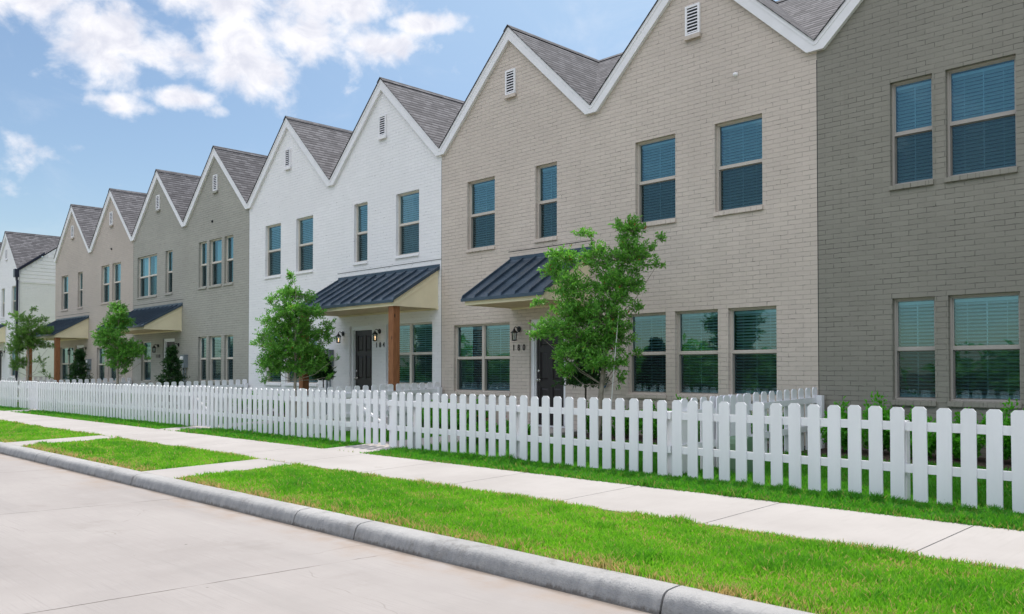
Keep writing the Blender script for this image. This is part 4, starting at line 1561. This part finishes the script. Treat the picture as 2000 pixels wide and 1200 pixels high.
q.tube([(hb[0], D, hb[2] + .10), (hb[0], D - .09, hb[2] + .10), (hb[0], D - .09, hb[2] + .06)], .014, 8)
q.lathe([(0, .0), (.028, .0), (.03, .012), (0, .014)], (hb[0], D - .06, hb[2] + .125), 10)
part('tap', q, 'steel', root)


# ------------------------------------------------------------------ grass blades (uncountable)
def grass(name, regions, mat, seed, hgt, straw):
    """regions: x0, x1, y0, y1, blades per m2"""
    rng = np.random.default_rng(seed)
    A = []
    for (x0, x1, y0, y1, dn) in regions:
        n = int((x1 - x0) * (y1 - y0) * dn)
        A.append(np.stack([rng.uniform(x0, x1, n), rng.uniform(y0, y1, n)], 1))
    A = np.concatenate(A)
    x, y = A[:, 0], A[:, 1]
    keep = np.ones(len(A), bool)
    for (a, b, c, d) in WALKS:
        jit = rng.normal(size=len(A)) * .018
        keep &= ~((y < 6.76) & (x > c + jit) & (x < d - jit))
        keep &= ~((y > 8.18) & (x > a + jit) & (x < b - jit))
    thin = np.clip((y - 4.88) / .16, .25, 1)
    keep &= (y > 6.8) | (rng.random(len(A)) < thin)
    x, y = x[keep], y[keep]
    n = len(x)
    z = np.interp(y, [4.9, 6.75, 8.2, 9.0, 13.0], [rise(v) for v in (4.9, 6.749, 8.2, 9.0, 13.0)]) - .014
    # clumps: height and colour wander over the lawn
    cl = np.sin(x * 2.3 + np.sin(y * 3.1) * 1.4) * np.sin(y * 4.7 + np.sin(x * 1.3) * 2) + .6 * np.sin(x * 9.1 + y * 5.3) * np.sin(y * 11.7 - x * 3.1)
    tr = np.random.default_rng(seed + 1)
    tuft = np.zeros(n)
    for _ in range(70):
        tx, ty, tw = tr.uniform(-20, -.5), tr.uniform(y.min(), y.max()), tr.uniform(.05, .17)
        tuft = np.maximum(tuft, np.exp(-((x - tx) ** 2 + (y - ty) ** 2) / tw ** 2))
    h = hgt * (1 + .28 * cl + .75 * tuft) * rng.uniform(.45, 1.25, n)
    dist = np.hypot(x, y)
    wd = (.0026 + .00034 * dist) * rng.uniform(.7, 1.3, n)
    a = rng.uniform(0, 2 * np.pi, n)
    lean = rng.uniform(.1, .9, n) * h
    b = rng.uniform(0, 2 * np.pi, n)
    dx, dy = np.cos(b) * lean, np.sin(b) * lean
    sx, sy = np.cos(a) * wd, np.sin(a) * wd
    P = np.stack([x, y, z], 1)
    V = np.zeros((n, 5, 3))
    V[:, 0] = P + np.stack([-sx, -sy, 0 * x], 1)
    V[:, 1] = P + np.stack([sx, sy, 0 * x], 1)
    mid = P + np.stack([dx * .35, dy * .35, h * .6], 1)
    V[:, 2] = mid + np.stack([sx, sy, 0 * x], 1) * .8
    V[:, 3] = mid - np.stack([sx, sy, 0 * x], 1) * .8
    V[:, 4] = P + np.stack([dx, dy, h], 1)
    q = (np.arange(n) * 5)[:, None]
    idx = np.concatenate([q, q + 1, q + 2, q + 3, q + 3, q + 2, q + 4], 1).ravel()
    fn = np.tile([4, 3], n)
    wav = np.sin(x * .9 + 1.3 * np.sin(y * 1.1)) * .17
    tint = np.clip(.46 - .26 * cl - .35 * tuft + wav + rng.normal(size=n) * .20, 0, .9)
    ps = straw(x, y, cl)
    tint[rng.random(n) < ps] = 1.0
    me = raw_mesh(name, V.reshape(-1, 3), fn, idx, mat, np.repeat(tint, 2))
    o = bpy.data.objects.new(name, me)
    o.location = (0, 0, H)
    col.objects.link(o)
    o['kind'] = 'stuff'
    return o, n


def straw_verge(x, y, cl):
    edge = np.clip(1.25 - np.abs(y - 4.90) / .26, 0, 1) + .55 * np.clip(1 - np.abs(y - 6.74) / .14, 0, 1)
    return .06 + .80 * edge * np.clip(cl * .5 + .65, .15, 1) + .20 * np.clip(-cl, 0, 1)


def straw_strip(x, y, cl):
    return .05 + .25 * np.clip(1 - np.abs(y - 8.2) / .10, 0, 1) + .06 * np.clip(-cl, 0, 1)


bands = [(-1.0, 8, 2500), (-4.5, -1.0, 9500), (-7.5, -4.5, 8000), (-11, -7.5, 5600), (-15, -11, 3800), (-20, -15, 2600), (-28, -20, 1500), (-60, -28, 600)]
o, n1 = grass('verge_grass', [(a, b, 4.895, 6.77, d) for a, b, d in bands], 'grass_blade', 51, .052, straw_verge)
o['label'] = 'bright green grass on the verge between kerb and pavement'
o['category'] = 'grass'
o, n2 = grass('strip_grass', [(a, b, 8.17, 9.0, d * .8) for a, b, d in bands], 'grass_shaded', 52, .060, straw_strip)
o['label'] = 'green grass strip between the pavement and the picket fence'
o['category'] = 'grass'
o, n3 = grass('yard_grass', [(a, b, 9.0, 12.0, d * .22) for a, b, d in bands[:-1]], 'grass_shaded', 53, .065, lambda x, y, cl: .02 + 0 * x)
o['label'] = 'lawn grass in the yards behind the picket fence'
o['category'] = 'grass'
print('leaves', nB, 'grass', n1, n2, n3)


# ------------------------------------------------------------------ the wood across the street, mirrored in the lower windows
def treeline():
    rng = np.random.default_rng(77)
    Ps = []
    for i in range(34):
        cx = -78 + i * 3.6 + rng.uniform(-1, 1)
        cy = -19 + rng.uniform(-4, 2)
        hh = rng.uniform(1.6, 3.9)
        for _ in range(9):
            c = np.array([cx + rng.normal() * 1.3, cy + rng.normal() * 1.0, -1.6 + hh * rng.uniform(.3, .85)])
            r_ = rng.uniform(.7, 1.5)
            d = rng.normal(size=(70, 3))
            d /= np.linalg.norm(d, axis=1)[:, None]
            Ps.append(c + d * r_ * rng.uniform(.6, 1.05, 70)[:, None] * np.array([1, 1, .8]))
    P = np.concatenate(Ps)
    n = len(P)
    d = rng.normal(size=(n, 3))
    d /= np.linalg.norm(d, axis=1)[:, None]
    me = leaves('treeline', P, d, rng.uniform(.3, .7, n), rng.uniform(.25, .5, n), 'leaf_oak', rng, rng.uniform(0, .9, n), .1)
    o = bpy.data.objects.new('treeline', me)
    o.location = (0, 0, H)
    o['kind'] = 'stuff'
    o['label'] = 'leafy wood across the street, reflected in the windows'
    o['category'] = 'trees'
    col.objects.link(o)


treeline()
